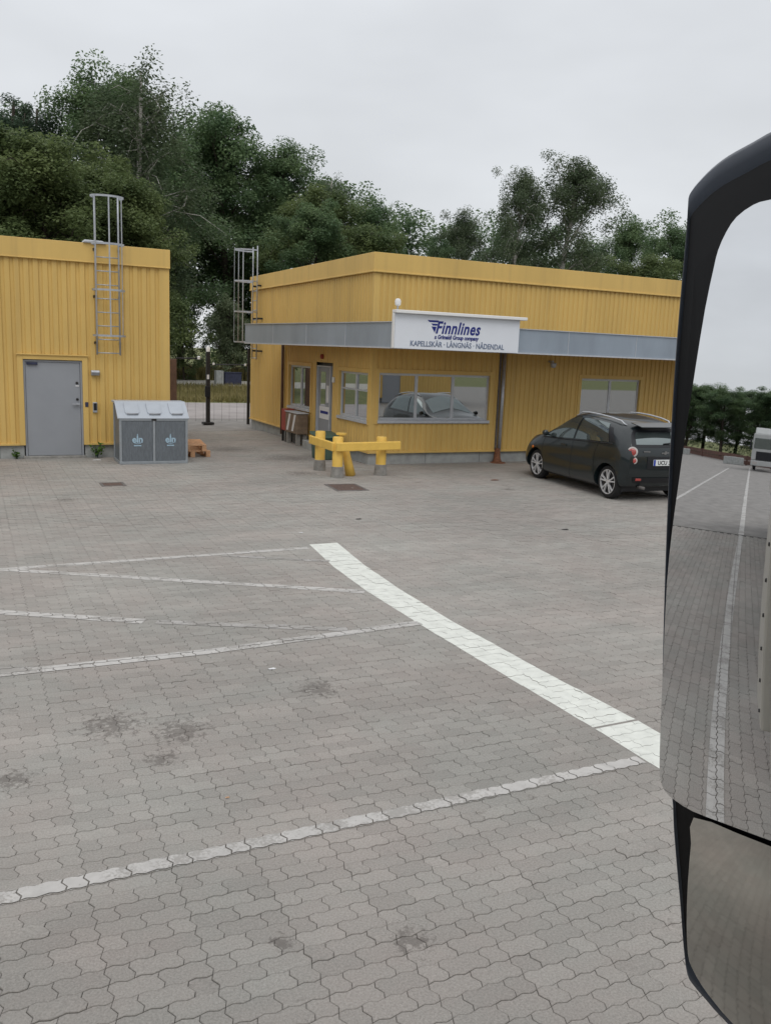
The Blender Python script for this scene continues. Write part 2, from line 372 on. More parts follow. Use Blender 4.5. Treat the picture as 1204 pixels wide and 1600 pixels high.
# painted lines follow the stones: each stone top is cut by the line's outline
def worn_paint(name, col, thr, amount):
    m = mat(name, col, .7, .08, 9); t = m.node_tree; b = t.nodes['Principled BSDF']; src = b.inputs['Base Color'].links[0].from_socket
    g = N('ShaderNodeNewGeometry', t); n = N('ShaderNodeTexNoise', t); n.inputs['Scale'].default_value = 55; n.inputs['Detail'].default_value = 4; n.inputs['Roughness'].default_value = .7
    t.links.new(g.outputs['Position'], n.inputs[0])
    n3 = N('ShaderNodeTexNoise', t); n3.inputs['Scale'].default_value = 3.2; t.links.new(g.outputs['Position'], n3.inputs[0])
    ad = N('ShaderNodeMath', t, operation='ADD'); t.links.new(n.outputs[0], ad.inputs[0]); t.links.new(n3.outputs[0], ad.inputs[1])
    r = N('ShaderNodeMapRange', t); r.inputs[1].default_value = thr; r.inputs[2].default_value = thr+.16; r.inputs[3].default_value = 0; r.inputs[4].default_value = amount
    t.links.new(ad.outputs[0], r.inputs[0]); x = N('ShaderNodeMix', t, data_type='RGBA'); x.inputs[7].default_value = (.29, .275, .255, 1)
    t.links.new(r.outputs[0], x.inputs[0]); t.links.new(src, x.inputs[6]); t.links.new(x.outputs[2], b.inputs['Base Color'])
worn_paint('paint_new', (.70, .715, .665), 1.22, .45); worn_paint('paint_old', (.50, .485, .465), 1.0, .75); worn_paint('paint_faint', (.40, .385, .37), .90, .85)
def clip(poly, quad):
    n = len(quad)
    for i in range(n):
        a, b = quad[i], quad[(i+1) % n]; out = []; e = (b[0]-a[0], b[1]-a[1])
        side = [(e[0]*(p[1]-a[1])-e[1]*(p[0]-a[0])) for p in poly]
        for k in range(len(poly)):
            p, q, sp, sq = poly[k-1], poly[k], side[k-1], side[k]
            if (sp >= 0) != (sq >= 0): f = sp/(sp-sq); out.append((p[0]+(q[0]-p[0])*f, p[1]+(q[1]-p[1])*f))
            if sq >= 0: out.append(q)
        poly = out
        if len(poly) < 3: return None
    return poly
SX = np.array([(s[1], s[2]) for s in stones])
LZ = [.0012]
def painted(quads, m, label, name='parking_line', bed=False, flip=False):
    mb = MB(); LZ[0] += .0004
    for quad in quads:
        ar = sum(quad[i-1][0]*quad[i][1]-quad[i][0]*quad[i-1][1] for i in range(len(quad)))
        if ar < 0: quad = quad[::-1]
        Q = np.array(quad); lo, hi = Q.min(0)-.15, Q.max(0)+.15
        for q in np.where((SX > lo).all(1) & (SX < hi).all(1))[0]:
            t, x, y, z, tn = stones[q]; s = SH[t]
            base = s['low'] if bed else s['top'] if math.hypot(x, y) <= 12 or q in near else (s['low']+s['top'])/2
            P = clip([(x+p[0], y+p[1]) for p in base], quad)
            if P: mb.add([(px_, py_, z+LZ[0]) for px_, py_ in P], [tuple(range(len(P)))])
        if bed: mb.add([(p[0], p[1], -.0010) for p in quad], [tuple(range(len(quad)))])
    o = mb.build(name, m); return tag(o, label, 'road marking', 'painted lines on the yard')
def ln(a, b, w):
    a = np.array(a, float); b = np.array(b, float); d = (b-a)/np.linalg.norm(b-a); s = np.array([-d[1], d[0]])*w/2
    return [tuple(a-s), tuple(b-s), tuple(b+s), tuple(a+s)]
tl = [(3.88, 10.2), (3.745, 9.05), (3.69, 7.99), (3.70, 6.79), (3.745, 5.3), (3.78, 4.36)]
trr = [(4.27, 10.2), (4.13, 9.05), (4.065, 7.99), (4.04, 6.79), (4.095, 5.3), (4.16, 4.36)]
q4 = [[tl[i], trr[i], trr[i+1], tl[i+1]] for i in range(5)]+[[(3.78, 4.335), (4.16, 4.335), (4.17, 1.3), (3.79, 1.3)]]
painted(q4, 'paint_new', 'broad fresh white painted band running diagonally towards the truck mirror', bed=True)
painted([ln((-1.6, 9.93), (3.80, 10.02), .115)], 'paint_old', 'worn white line meeting the far tip of the broad white band')
painted([ln((.25, 9.95), (3.66, 7.95), .12)], 'paint_old', 'long worn white line slanting between the far line and the broad band')
painted([ln((2.66, 9.93), (3.8, 9.29), .09)], 'paint_faint', 'short faint white line beside the far tip of the broad white band')
painted([ln((-1.3, 9.2), (1.33, 7.67), .125)], 'paint_old', 'worn white line slanting in from the left edge, left of the gap')
painted([ln((1.43, 7.62), (3.0, 6.86), .11)], 'paint_faint', 'faint slanting white line that joins the middle crossing line')
painted([ln((-2, 6.78), (1.7, 6.70), .12), ln((1.7, 6.70), (3.72, 6.82), .115)], 'paint_old', 'worn white line crossing the yard in the middle distance')
painted([ln((-.6, 7.05), (.33, 6.76), .1)], 'paint_faint', 'faint short line end at the left edge touching the middle line')
painted([ln((-2.0, 3.856), (3.76, 3.856), .100)], 'paint_old', 'nearest worn white line crossing the whole foreground')
mq = [ln((-13, .43), (.6, .64), .12)]
painted(mq, 'paint_old', 'white line beside the truck seen in its mirror')
for nm, a_, b_, lb in (('parking_line', (-52, .22), (-13, .43), 'far end of the white line seen running to the parked truck in the mirror'), ('parking_line', (-48, 2.1), (-13, 3.3), 'second white line far back seen only in the truck mirror')):
    tag(MB().add([(x, y, -.034) for x, y in ln(a_, b_, .14)], [(0, 1, 2, 3)]).build(nm, 'paint_old'), lb, 'road marking', 'painted lines on the yard')

# ================================================================ BUILDINGS
class Face:
    def __init__(s, kind, c): s.k = kind; s.c = c
    def box(s, mb, a0, a1, z0, z1, d0, d1, mi=0):
        if s.k == 'y': return mb.box(a0, a1, s.c-d1, s.c-d0, z0, z1, mi)
        if s.k == 'Y': return mb.box(a0, a1, s.c+d0, s.c+d1, z0, z1, mi)
        return mb.box(s.c-d1, s.c-d0, a0, a1, z0, z1, mi)
    def P(s, a, z, d): return (a, s.c-d, z) if s.k == 'y' else ((a, s.c+d, z) if s.k == 'Y' else (s.c-d, a, z))
    def V(s, mb, a0, a1, z0, z1, d0=0, d1=.01): return s.box(mb, a0, a1, z0, z1, d0, d1)
def clad(face, a0, a1, z0, z1, pitch, depth, openings=()):
    mb = MB(); xs = sorted({a0, a1, *[min(max(v, a0), a1) for o in openings for v in o[:2]]})
    for x0, x1 in zip(xs, xs[1:]):
        if x1-x0 < 1e-4: continue
        mid = (x0+x1)/2; zz = [z0]; 
        for o in sorted([o for o in openings if o[0] < mid < o[1]], key=lambda o: o[2]): zz += [max(o[2], z0), o[3]]
        zz.append(z1)
        bp = {x0, x1}
        k = math.floor(x0/pitch)
        while k*pitch < x1:
            for fr in (0, .5, .62, .88): 
                v = (k+fr)*pitch
                if x0 < v < x1: bp.add(v)
            k += 1
        bp = sorted(bp)
        def off(v):
            f = (v/pitch) % 1+1e-9
            f = f % 1
            return 0 if f < .5 else (-(f-.5)/.12*depth if f < .62 else (-depth if f < .88 else -(1-(f-.88)/.12)*depth))
        for s0, s1 in zip(zz[::2], zz[1::2]):
            if s1-s0 < 1e-3: continue
            vs = []
            for v in bp: d = off(v); vs += [face.P(v, s0, d), face.P(v, s1, d)]
            mb.add(vs, [(2*i, 2*i+2, 2*i+3, 2*i+1) for i in range(len(bp)-1)])
    return mb
def window(face, parent, a0, a1, z0, z1, mull=(), transom=None, fw=.05, trim=.09, trim_m='fascia_yellow', blind=False):
    """yellow flashing round the hole, aluminium frame set back, separate panes"""
    mb = MB(); d0, d1 = -.12, .018
    face.box(mb, a0-trim, a0, z0-trim, z1+trim, d0, d1); face.box(mb, a1, a1+trim, z0-trim, z1+trim, d0, d1)
    face.box(mb, a0, a1, z1, z1+trim, d0, d1); 
    w = mb.build('window', trim_m, parent, bevel=.004)
    s = MB(); face.box(s, a0-.02, a1+.02, z0-.07, z0-.002, -.12, .05); s.build('sill', 'alu', w, bevel=.004)
    f = MB(); D0, D1 = -.10, -.045
    face.box(f, a0, a0+fw, z0, z1, D0, D1); face.box(f, a1-fw, a1, z0, z1, D0, D1)
    face.box(f, a0+fw, a1-fw, z0, z0+fw, D0, D1); face.box(f, a0+fw, a1-fw, z1-fw, z1, D0, D1)
    for m_ in mull: face.box(f, m_-.037, m_+.037, z0+fw, z1-fw, D0, D1+.002)
    f.build('frame', 'alu', w, bevel=.004)
    ed = [a0+fw/2]+list(mull)+[a1-fw/2]
    zs = [z0+fw/2]+([transom] if transom else [])+[z1-fw/2]
    if transom:
        t = MB(); face.box(t, a0+fw, a1-fw, transom-.018, transom+.018, D0+.01, D1-.004); t.build('transom', 'alu', w)
    for p0, p1 in zip(ed, ed[1:]):
        for q0, q1 in zip(zs, zs[1:]):
            g = MB(); face.box(g, p0, p1, q0, q1, -.088, -.072)
            if face.k == 'y': g.v = [(x, y-.034*(x-(p0+p1)/2)+.010*(z-(q0+q1)/2), z) for x, y, z in g.v]
            g.build('pane', 'window_glass', w)
    return w
def plinth(face, a0, a1, z1, parent, gaps=(), joints=1.9):
    mb = MB(); a = a0; segs = []
    while a < a1-.01: b = min(a+joints, a1); segs.append((a, b)); a = b
    for (p, q) in segs:
        parts = [(p, q)]
        for g0, g1 in gaps:
            nn = []
            for r, t in parts:
                if g1 <= r or g0 >= t: nn.append((r, t)); continue
                if r < g0: nn.append((r, g0))
                if g1 < t: nn.append((g1, t))
            parts = nn
        for r, t in parts:
            if t-r > .03: face.box(MB_ := MB(), r+.004, t-.004, -.05, z1, -.20, -.045); MB_.build('plinth_slab', 'concrete', parent, bevel=.006)

# ---- left building
YA = 19.4; A0, A1 = -13.0, 4.0
A = thing('yellow_shed', (-4, YA, 0), 'yellow corrugated shed with a grey steel door at left', 'building')
fa = Face('y', YA)
DO = (1.0, 2.16, -.1, 2.06)
clad(fa, A0, A1-.2, .30, 4.09, .18, .027, [DO]).build('cladding', 'cladding_yellow', A)
mb = MB(); fa.box(mb, A1-.2, A1, .30, 4.09, -.05, .006); mb.box(A1-.05, A1, YA+.05, 26.4, .30, 4.09); mb.build('corner_trim', 'fascia_yellow', A, bevel=.006)
mb = MB(); fa.box(mb, A0, A1+.012, 4.09, 4.47, -.3, .045); fa.box(mb, A0, A1+.012, 4.075, 4.10, .02, .06)
mb.box(A1-.28, A1+.012, YA+.3, 26.4, 4.09, 4.47); mb.build('fascia', 'fascia_yellow', A, bevel=.008)
mb = MB(); mb.box(A0, A1-.3, YA+.31, 26.4, 4.2, 4.40); mb.build('roof', 'roof_felt', A)
mb = MB(); mb.box(A0, A1-.06, YA+.2, 26.35, 0.0, 4.15); mb.build('inner_wall', 'concrete_dirty', A)
mb = MB(); fa.box(mb, A0, DO[0]-.11, .275, .315, -.04, .035); fa.box(mb, DO[1]+.11, A1+.006, .275, .315, -.04, .035); mb.build('drip_edge', 'fascia_yellow', A)
plinth(fa, A0+.2, A1-.02, .285, A, [(DO[0]-.02, DO[1]+.02)])
# door
dr = MB(); fa.box(dr, 1.045, 2.115, .05, 2.01, -.09, -.04); door = dr.build('door', 'door_grey', A, bevel=.006)
mb = MB(); fa.box(mb, 1.0, 1.04, .02, 2.05, -.12, -.02); fa.box(mb, 2.12, 2.16, .02, 2.05, -.12, -.02); fa.box(mb, 1.04, 2.12, 2.013, 2.05, -.12, -.02); mb.build('door_frame', 'door_grey', door, bevel=.004)
mb = MB(); fa.box(mb, .89, 1.0, .275, 2.16, -.1, .02); fa.box(mb, 2.16, 2.27, .275, 2.16, -.1, .02); fa.box(mb, 1.0, 2.16, 2.06, 2.16, -.1, .02); fa.box(mb, .87, 2.29, 2.15, 2.175, .0, .05); mb.build('door_flashing', 'fascia_yellow', door, bevel=.004)
mb = MB(); fa.box(mb, .95, 2.2, -.04, .045, -.2, .10); mb.build('threshold', 'concrete_dirty', door, bevel=.008)
mb = MB(); fa.box(mb, 1.94, 2.10, 1.13, 1.155, .0, .03); fa.box(mb, 2.03, 2.055, 1.125, 1.16, -.05, .0); mb.build('handle', 'galv', door, bevel=.004)
for z_ in (1.245, 1.59):
    mb = MB(); mb.lathe([(.028, 0), (.028, .022), (.02, .026)], fa.P(2.05, z_, -.042), (0, -1, 0), 14); mb.build('lock', 'dark_metal', door, auto=True)
mb = MB(); fa.box(mb, 2.02, 2.09, 1.515, 1.54, -.04, -.03); mb.build('label_plate', 'paper_white', door)
mb = MB(); fa.box(mb, 1.07, 1.28, 1.95, 2.0, -.04, .01); mb.build('door_closer', 'blue_box', door, bevel=.005)
mb = MB(); mb.prism([fa.P(2.33, 1.87, 0), fa.P(2.33, 1.76, 0), fa.P(2.33, 1.76, .09), fa.P(2.33, 1.83, .13), fa.P(2.33, 1.87, .10)], (.17, 0, 0)); mb.build('wall_lamp', 'galv', A, bevel=.008)
mb = MB(); fa.box(mb, 2.355, 2.445, .97, 1.19, .0, .05); kp = mb.build('card_reader', 'galv', A, bevel=.008)
mb = MB(); fa.box(mb, 2.368, 2.432, 1.02, 1.17, .05, .058); mb.build('keypad', 'black_plastic', kp)
mb = MB(); fa.box(mb, 2.2, 2.265, 1.09, 1.19, .018, .03); mb.build('door_sign', 'blue_box', A)
mb = MB(); mb.prism([fa.P(2.22, 4.47, .1), fa.P(2.25, 4.53, .1), fa.P(2.62, 4.53, .1), fa.P(2.70, 4.47, .1)], (0, .3, 0)); mb.build('rail_pad', 'alu', A, bevel=.02)

# ---- caged ladders
def ladder(name, label, base, ax, out, z_low, z_rail, z_top, hoops, w=.47, cage=.62, cd_=.5):
    """ax: along wall, out: away from wall (unit vectors)"""
    base = np.array(base, float); ax = np.array(ax, float); out = np.array(out, float)
    T = thing(name, tuple(base+np.array([0, 0, z_low])), label, 'ladder')
    def P(a, z, d): return base+ax*a+out*d+np.array([0, 0, z])
    for s in (-1, 1): MB().tube([P(s*w/2, z_low, .17), P(s*w/2, z_rail, .17), P(s*(w/2+0), z_rail+.35, .17), P(s*(w/2+0), z_top, .17)], .018, 8).build('rail', 'galv', T, True)
    z = z_low+.04
    while z < z_rail+.05: MB().tube([P(-w/2, z, .17), P(w/2, z, .17)], .013, 6).build('rung', 'galv', T, True); z += .28
    for z in np.arange(z_low+.25, z_rail, .95):
        for s in (-1, 1): MB().beam(P(s*w/2, z, .165), P(s*(w/2+.03), z, 0.0), .04, .05).build('bracket', 'dark_metal', T)
    def hoop(z): return [P(-w/2-.02, z, .17)]+[P(-math.cos(t)*cage/2, z, .30+math.sin(t)*cd_) for t in np.linspace(.05, math.pi-.05, 13)]+[P(w/2+.02, z, .17)]
    for z in hoops:
        h = hoop(z); mb = MB()
        for p, q in zip(h, h[1:]): mb.beam(p, q, .008, .04)
        mb.build('hoop', 'galv', T)
    for t in (.2, .5, .8):
        th = .05+(math.pi-.1)*t; c0 = P(-math.cos(th)*cage/2, min(hoops)-.02, .30+math.sin(th)*cd_); c1 = c0.copy(); c1[2] = max(hoops)+.02
        MB().beam(c0, c1, .028, .008, up=tuple(ax*math.cos(th)*-1+out*math.sin(th)+1e-4)).build('cage_bar', 'galv', T)
    return T
ladder('caged_ladder', 'galvanised caged ladder on the shed wall above the bins', (2.69, YA+.035, 0), (1, 0, 0), (0, -1, 0), 2.2, 4.5, 5.43, [2.6, 3.53, 4.45, 5.38], cage=.66, cd_=.24)

# ---- office building
XB, YB = 7.93, 17.3; YB2 = 26.35; XB2 = 27.0; ZF = 4.19; ZR = 4.585
B = thing('yellow_office', (16, 21, 0), 'yellow corrugated office building with grey canopy band and reflecting windows', 'building')
ff = Face('y', YB); fs_ = Face('x', XB)
W1 = (8.13, 11.0, 1.0, 2.04); W2 = (13.66, 15.54, 1.06, 2.04)
S1 = (21.03, 22.70, .95, 2.05); SD = (19.66, 20.58, .30, 2.10); S2 = (17.43, 19.10, .97, 2.02)
def grow(o, g=.08): return (o[0]-g, o[1]+g, o[2]-g, o[3]+g)
clad(ff, XB+.12, XB2, .28, ZF, .138, .021, [grow(W1), grow(W2)]).build('cladding', 'cladding_yellow', B)
clad(fs_, YB+.12, YB2, .28, ZF, .152, .02, [grow(S1), grow(S2), grow(SD)]).build('cladding', 'cladding_yellow', B)
mb = MB(); mb.box(XB-.006, XB+.12, YB-.006, YB+.12, .28, ZF); mb.build('corner_trim', 'fascia_yellow', B, bevel=.006)
mb = MB(); mb.box(XB-.045, XB2, YB-.045, YB+.25, ZF, ZR); mb.box(XB-.045, XB+.25, YB+.25, YB2, ZF, ZR); mb.box(XB-.065, XB2, YB-.065, YB-.02, ZF-.02, ZF+.014); mb.box(XB-.065, XB-.02, YB-.02, YB2, ZF-.02, ZF+.014); mb.build('fascia', 'fascia_yellow', B, bevel=.008)
mb = MB(); mb.box(XB+.26, XB2, YB+.26, YB2, 4.3, 4.5); mb.build('roof', 'roof_felt', B)
mb = MB(); mb.box(XB+.2, XB2, YB+.2, YB2-.02, 0, 4.25); mb.build('inner_wall', 'concrete_dirty', B)
mb = MB(); mb.box(XB+.1, XB2, YB2, YB2+.04, .28, ZF); mb.build('rear_wall', 'cladding_yellow', B)
mb = MB(); ff.box(mb, XB-.03, XB2, .255, .295, -.04, .03); fs_.box(mb, YB+.04, SD[0]-.1, .255, .295, -.04, .03); fs_.box(mb, SD[1]+.1, YB2, .255, .295, -.04, .03); mb.build('drip_edge', 'fascia_yellow', B)
plinth(ff, XB+.02, XB2, .265, B, (), 1.45); plinth(fs_, YB+.25, YB2, .265, B, [(SD[0]-.02, SD[1]+.02)], 1.7)
window(ff, B, *W1, mull=(9.08, 10.03)); window(ff, B, *W2, mull=(14.6,))
window(fs_, B, *S1, mull=(21.85,)); window(fs_, B, *S2, mull=(18.2,), transom=1.62)
# entrance door in the side wall
mb = MB(); fs_.box(mb, SD[0]+.04, SD[1]-.04, .32, 2.06, -.09, -.045); d2 = mb.build('door', 'door_grey', B, bevel=.005)
mb = MB(); fs_.box(mb, SD[0], SD[0]+.035, .30, 2.10, -.12, .01); fs_.box(mb, SD[1]-.035, SD[1], .30, 2.10, -.12, .01); fs_.box(mb, SD[0]+.035, SD[1]-.035, 2.065, 2.10, -.12, .01); mb.build('door_frame', 'alu', d2, bevel=.004)
mb = MB(); fs_.box(mb, SD[0]+.42, SD[1]-.18, 1.10, 1.95, -.046, -.040); mb.build('pane', 'window_glass', d2)
mb = MB(); fs_.box(mb, SD[0]+.12, SD[1]-.12, .78, 1.09, -.045, -.036); pl_ = mb.build('notice', 'paper_white', d2)
mb = MB(); fs_.box(mb, SD[0]+.2, SD[1]-.2, .91, .98, -.036, -.033); mb.build('notice_print', 'navy_print', pl_)
mb = MB(); fs_.box(mb, SD[0]+.2, SD[0]+.36, 1.2, 1.62, -.045, -.038); mb.build('opening_hours', 'paper_white', d2)
mb = MB(); fs_.box(mb, SD[0]-.1, SD[1]+.1, -.03, .20, -.04, .32); mb.build('step', 'concrete', B, bevel=.01)
mb = MB(); mb.lathe([(.06, 0), (.06, .05), (.03, .07)], fs_.P(20.2, 2.32, 0), (-1, 0, 0), 14); mb.build('alarm_bell', 'red_paint', B, auto=True)
mb = MB(); fs_.box(mb, 19.38, 19.46, 1.72, 1.85, 0, .05); mb.build('door_intercom', 'plate_white', B, bevel=.008)
mb = MB(); mb.tube([fs_.P(23.1, .1, .06), fs_.P(23.1, 2.6, .06)], .04, 10); mb.build('downpipe', 'brown_trim', B, True)
mb = MB(); mb.tube([ff.P(11.32, .2, .07), ff.P(11.32, 2.62, .07)], .042, 10); dp = mb.build('downpipe', 'galv', B, True)
mb = MB(); ff.box(mb, 11.225, 11.262, .12, 2.6, .0, .04); mb.build('pipe_trim', 'iron_frame', dp)
mb = MB(); mb.tube([ff.P(11.27, -.01, .1), ff.P(11.27, .1, .08), ff.P(11.28, .34, .07)], [.12, .085, .058], 12); mb.lathe([(.2, 0), (.17, .02), (.05, .03)], (11.27, YB-.13, -.004), n=14); mb.build('pipe_foot', 'rust', dp, auto=True)
# canopy: splayed band round the front and entrance side
CZ0, CZ1 = 2.57, 3.09; CF_ = [(27.0, 15.5), (7.52, 15.5), (6.76, 23.0)]; CI = [(27.0, YB-.03), (XB-.03, YB-.03), (XB-.03, 23.0)]
def band(mb, pts, z0, z1, th):
    for (p, q) in zip(pts, pts[1:]): mb.add([(*p, z0), (*q, z0), (*q, z1), (*p, z1)], [(0, 1, 2, 3)])
mb = MB(); oc = CF_; ic = [(27, 15.54), (7.56, 15.54), (6.80, 22.99)]
for i in range(2):
    a_, b_, c_, d_ = oc[i], oc[i+1], ic[i+1], ic[i]
    mb.add([(*p, z) for z in (CZ0, CZ1) for p in (a_, b_, c_, d_)], [(0, 1, 5, 4), (2, 3, 7, 6), (0, 3, 2, 1), (4, 5, 6, 7)])
can = mb.build('canopy_band', 'galv_band', B)
mb = MB()
for i, (a_, b_) in enumerate(zip(oc, oc[1:])):
    a_ = np.array(a_); b_ = np.array(b_); L = np.linalg.norm(b_-a_); k = 1.9
    d_ = (b_-a_)/L; nrm = np.array([d_[1], -d_[0]]); nrm = nrm if nrm@(np.array([0, 0])-a_) > 0 else -nrm
    while k < L-.3:
        p = a_+d_*k+nrm*.003; mb.beam((*p, CZ0+.01), (*p, CZ1-.01), .012, .006, up=(*nrm, 0)); k += 1.9
    p, q = a_+nrm*.012, b_+nrm*.012; mb.beam((*p, CZ0+.012), (*q, CZ0+.012), .03, .03); mb.beam((*p, CZ1-.006), (*q, CZ1-.006), .03, .016)
mb.build('band_edging', 'alu', can)
mb = MB(); mb.prism([(*p, CZ0+.06) for p in (ic[0], ic[1], ic[2], (XB-.01, 23.0), (XB-.01, YB-.01), (27, YB-.01))], (0, 0, .06)); mb.build('soffit', 'soffit', can)
mb = MB(); mb.prism([(*p, CZ1-.14) for p in (ic[0], ic[1], ic[2], (XB-.01, 23.0), (XB-.01, YB-.01), (27, YB-.01))], (0, 0, .04)); mb.build('canopy_roof', 'roof_felt', can)
mb = MB(); mb.tube([(8.3, 23.7, 4.45), (8.3, 23.7, 4.70)], .05, 10); mb.build('vent_pipe', 'alu', B, True)
mb = MB(); mb.tube([(12.64, YB, 2.42), (12.64, YB-.16, 2.42)], .025, 8); mb.lathe([(.0, -.09), (.05, -.075), (.07, -.03), (.075, .02), (.05, .04)], (12.64, YB-.18, 2.36), n=14); mb.build('dome_camera', 'galv', B, auto=True)
ladder('caged_ladder', 'galvanised caged ladder at the far corner of the office', (XB+.01, 25.45, 0), (0, 1, 0), (-1, 0, 0), 2.12, 4.6, 5.4, [2.62, 3.5, 4.38, 5.27], w=.44, cage=.6)

# ---- the sign
S = thing('company_sign', (9, 15.4, 2.57), 'white Finnlines company sign with navy lettering on the canopy', 'sign')
YS = 15.40; fsn = Face('y', YS)
mb = MB(); mb.box(7.53, 10.44, YS, 15.485, 2.575, 3.25); mb.build('sign_panel', 'sign_white', S, bevel=.006)
mb = MB(); mb.box(7.50, 10.56, YS-.10, 15.485, 3.252, 3.315); mb.box(7.50, 7.52, YS-.02, 15.485, 2.575, 3.25); mb.build('light_bar', 'white_trim', S, bevel=.01)
EX, EZ = (1, 0, 0), (0, 0, 1)
text('lettering', 'Finnlines', 'navy_print', S, (8.43, YS-.003, 2.905), EX, EZ, .335, .80, .28, .008, sp=1.09)
for k, (x0, z0, x1) in enumerate(((8.245, 3.115, 8.50), (8.33, 3.05, 8.48), (8.37, 2.985, 8.455))):
    if k < 2: MB().prism([(x0, YS-.004, z0+.038), (x1, YS-.004, z0+.038), (x1-.012, YS-.004, z0), (x0+.045, YS-.004, z0)], (0, .003, 0)).build('logo_stroke', 'navy_print', S)
    else: MB().prism([(x0-.03, YS-.004, z0+.045), (x1, YS-.004, z0+.045), (x1-.035, YS-.004, 2.91)], (0, .003, 0)).build('logo_stroke', 'navy_print', S)
text('tagline', 'a Grimaldi Group company', 'navy_print', S, (8.42, YS-.003, 2.795), EX, EZ, .115, .80, .22, .003)
text('route_names', 'KAPELLSK\u00c4R \u00b7 L\u00c5NGN\u00c4S \u00b7 N\u00c5DENDAL', 'grey_print', S, (7.875, YS-.003, 2.635), EX, EZ, .148, .86, 0, .002)
F_ = thing('floodlight', (7.6, 15.45, 3.31), 'small pale floodlight standing on the left end of the sign', 'lamp')
mb = MB(); mb.tube([(7.6, 15.45, 3.31), (7.6, 15.45, 3.40)], .018, 8); mb.build('stem', 'galv', F_, True)
mb = MB(); mb.lathe([(.03, 0), (.055, .02), (.062, .09), (.045, .13), (.02, .14)], (7.6, 15.45, 3.39), n=16); mb.build('lamp_head', 'white_trim', F_, auto=True)

# ================================================================ BOLLARDS
Gd = thing('crash_barrier', (6.9, 16, 0), 'bright yellow crash barrier of three posts and two beams before the office corner', 'barrier')
PO = [(6.55, 16.72), (6.51, 15.66), (7.54, 15.82)]
for (x, y), z in zip(PO, (.82, .81, .79)):
    mb = MB(); mb.lathe([(.105, .2), (.105, z-.02), (.095, z), (0.02, z+.004)], (x, y, 0), n=24); mb.build('post', 'post_yellow', Gd, auto=True)
    mb = MB(); mb.lathe([(.13, -.03), (.125, .1), (.12, .215), (.108, .222)], (x, y, 0), n=24); mb.build('post_footing', 'concrete_dirty', Gd, auto=True)
def ibeam(mb, p, q, h, w):
    p = np.array(p); q = np.array(q)
    mb.beam(p, q, w, h)
mb = MB(); ibeam(mb, (6.41, 15.50, .625), (7.88, 15.65, .625), .175, .08); mb.build('beam', 'post_yellow', Gd, bevel=.018)
mb = MB(); ibeam(mb, (6.40, 15.60, .615), (6.44, 17.02, .615), .175, .07); mb.build('beam', 'post_yellow', Gd, bevel=.018)
mb = MB(); mb.tube([(6.88, 15.84, .01), (6.80, 15.82, .30), (6.74, 15.80, .56)], [.105, .085, .06], 16); mb.build('strut', 'post_yellow', Gd, True)
mb = MB(); mb.lathe([(.11, .76), (.11, .80), (.02, .805)], (6.93, 16.5, 0), n=18); mb.tube([(6.93, 16.5, 0), (6.93, 16.5, .77)], .05, 12); mb.build('rear_post', 'post_yellow', Gd, auto=True)
bn = thing('bench_bin', (7.3, 18.6, 0), 'dark green plastic grit bin behind the yellow barrier', 'grit bin')
mb = MB(); mb.prism([(7.12, 18.2, 0), (7.56, 18.2, 0), (7.60, 18.2, .50), (7.08, 18.2, .50)], (0, .5, 0)); mb.build('body', 'green_plastic', bn, bevel=.03)
mb = MB(); mb.prism([(7.04, 18.14, .505), (7.64, 18.14, .505), (7.62, 18.26, .57), (7.06, 18.26, .57)], (0, .5, .05)); mb.build('lid', 'green_plastic', bn, bevel=.02)

# boxes by the entrance wall
bx = thing('red_cabinet', (7.7, 22.2, 0), 'small red cabinet on legs against the office side wall', 'cabinet'); MB().box(7.60, 7.86, 22.0, 22.34, .30, .88).build('body', 'red_paint', bx, bevel=.015)
for x_ in (7.64, 7.82):
    for y_ in (22.04, 22.3): MB().box(x_-.025, x_+.025, y_-.025, y_+.025, -.01, .30).build('leg', 'dark_metal', bx)
bb = thing('wooden_box', (7.7, 21.4, 0), 'brown wooden box with two white stripes under the side window', 'box')
MB().box(7.56, 7.86, 20.95, 21.88, .30, .83).build('body', 'brown_box', bb, bevel=.015)
MB().box(7.54, 7.87, 20.92, 21.91, .83, .855).build('lid', 'alu', bb, bevel=.01)
for y_ in (21.05, 21.45): MB().prism([(7.558, y_+.2, .36), (7.558, y_+.33, .36), (7.558, y_+.13, .80), (7.558, y_, .80)], (-.006, 0, 0)).build('stripe', 'paper_white', bb)
for x_ in (7.62, 7.80):
    for y_ in (21.05, 21.78): MB().box(x_-.05, x_+.05, y_-.05, y_+.05, -.01, .30).build('foot', 'concrete_dirty', bb)

# ================================================================ BINS
Bn = thing('recycling_bin', (3.41, 18.5, 0), 'grey double recycling bin cabinet with three flaps beside the shed', 'recycling bin')
x0, x1, y0, y1 = 2.71, 4.11, 18.15, 18.95
mb = MB(); mb.prism([(x0+.02, y0+.03, .05), (x0+.02, y1, .05), (x0+.02, y1, 1.22), (x0+.02, y0+.42, 1.22), (x0+.02, y0+.03, .93)], (x1-x0-.04, 0, 0)); mb.build('body', 'bin_panel', Bn)
mb = MB()
for a_, b_ in ((x0, x0+.05), (x1-.05, x1), (3.385, 3.435)): mb.box(a_, b_, y0, y0+.05, .04, .93)
mb.box(x0, x1, y0-.002, y0+.05, 0, .06); mb.box(x0, x1, y0-.002, y0+.05, .90, .95)
for xx in (x0, x1-.05): mb.box(xx, xx+.05, y1-.05, y1+.002, 0, 1.22); mb.box(xx, xx+.05, y0+.05, y1-.05, 0, .06)
mb.build('frame', 'bin_frame', Bn, bevel=.006)
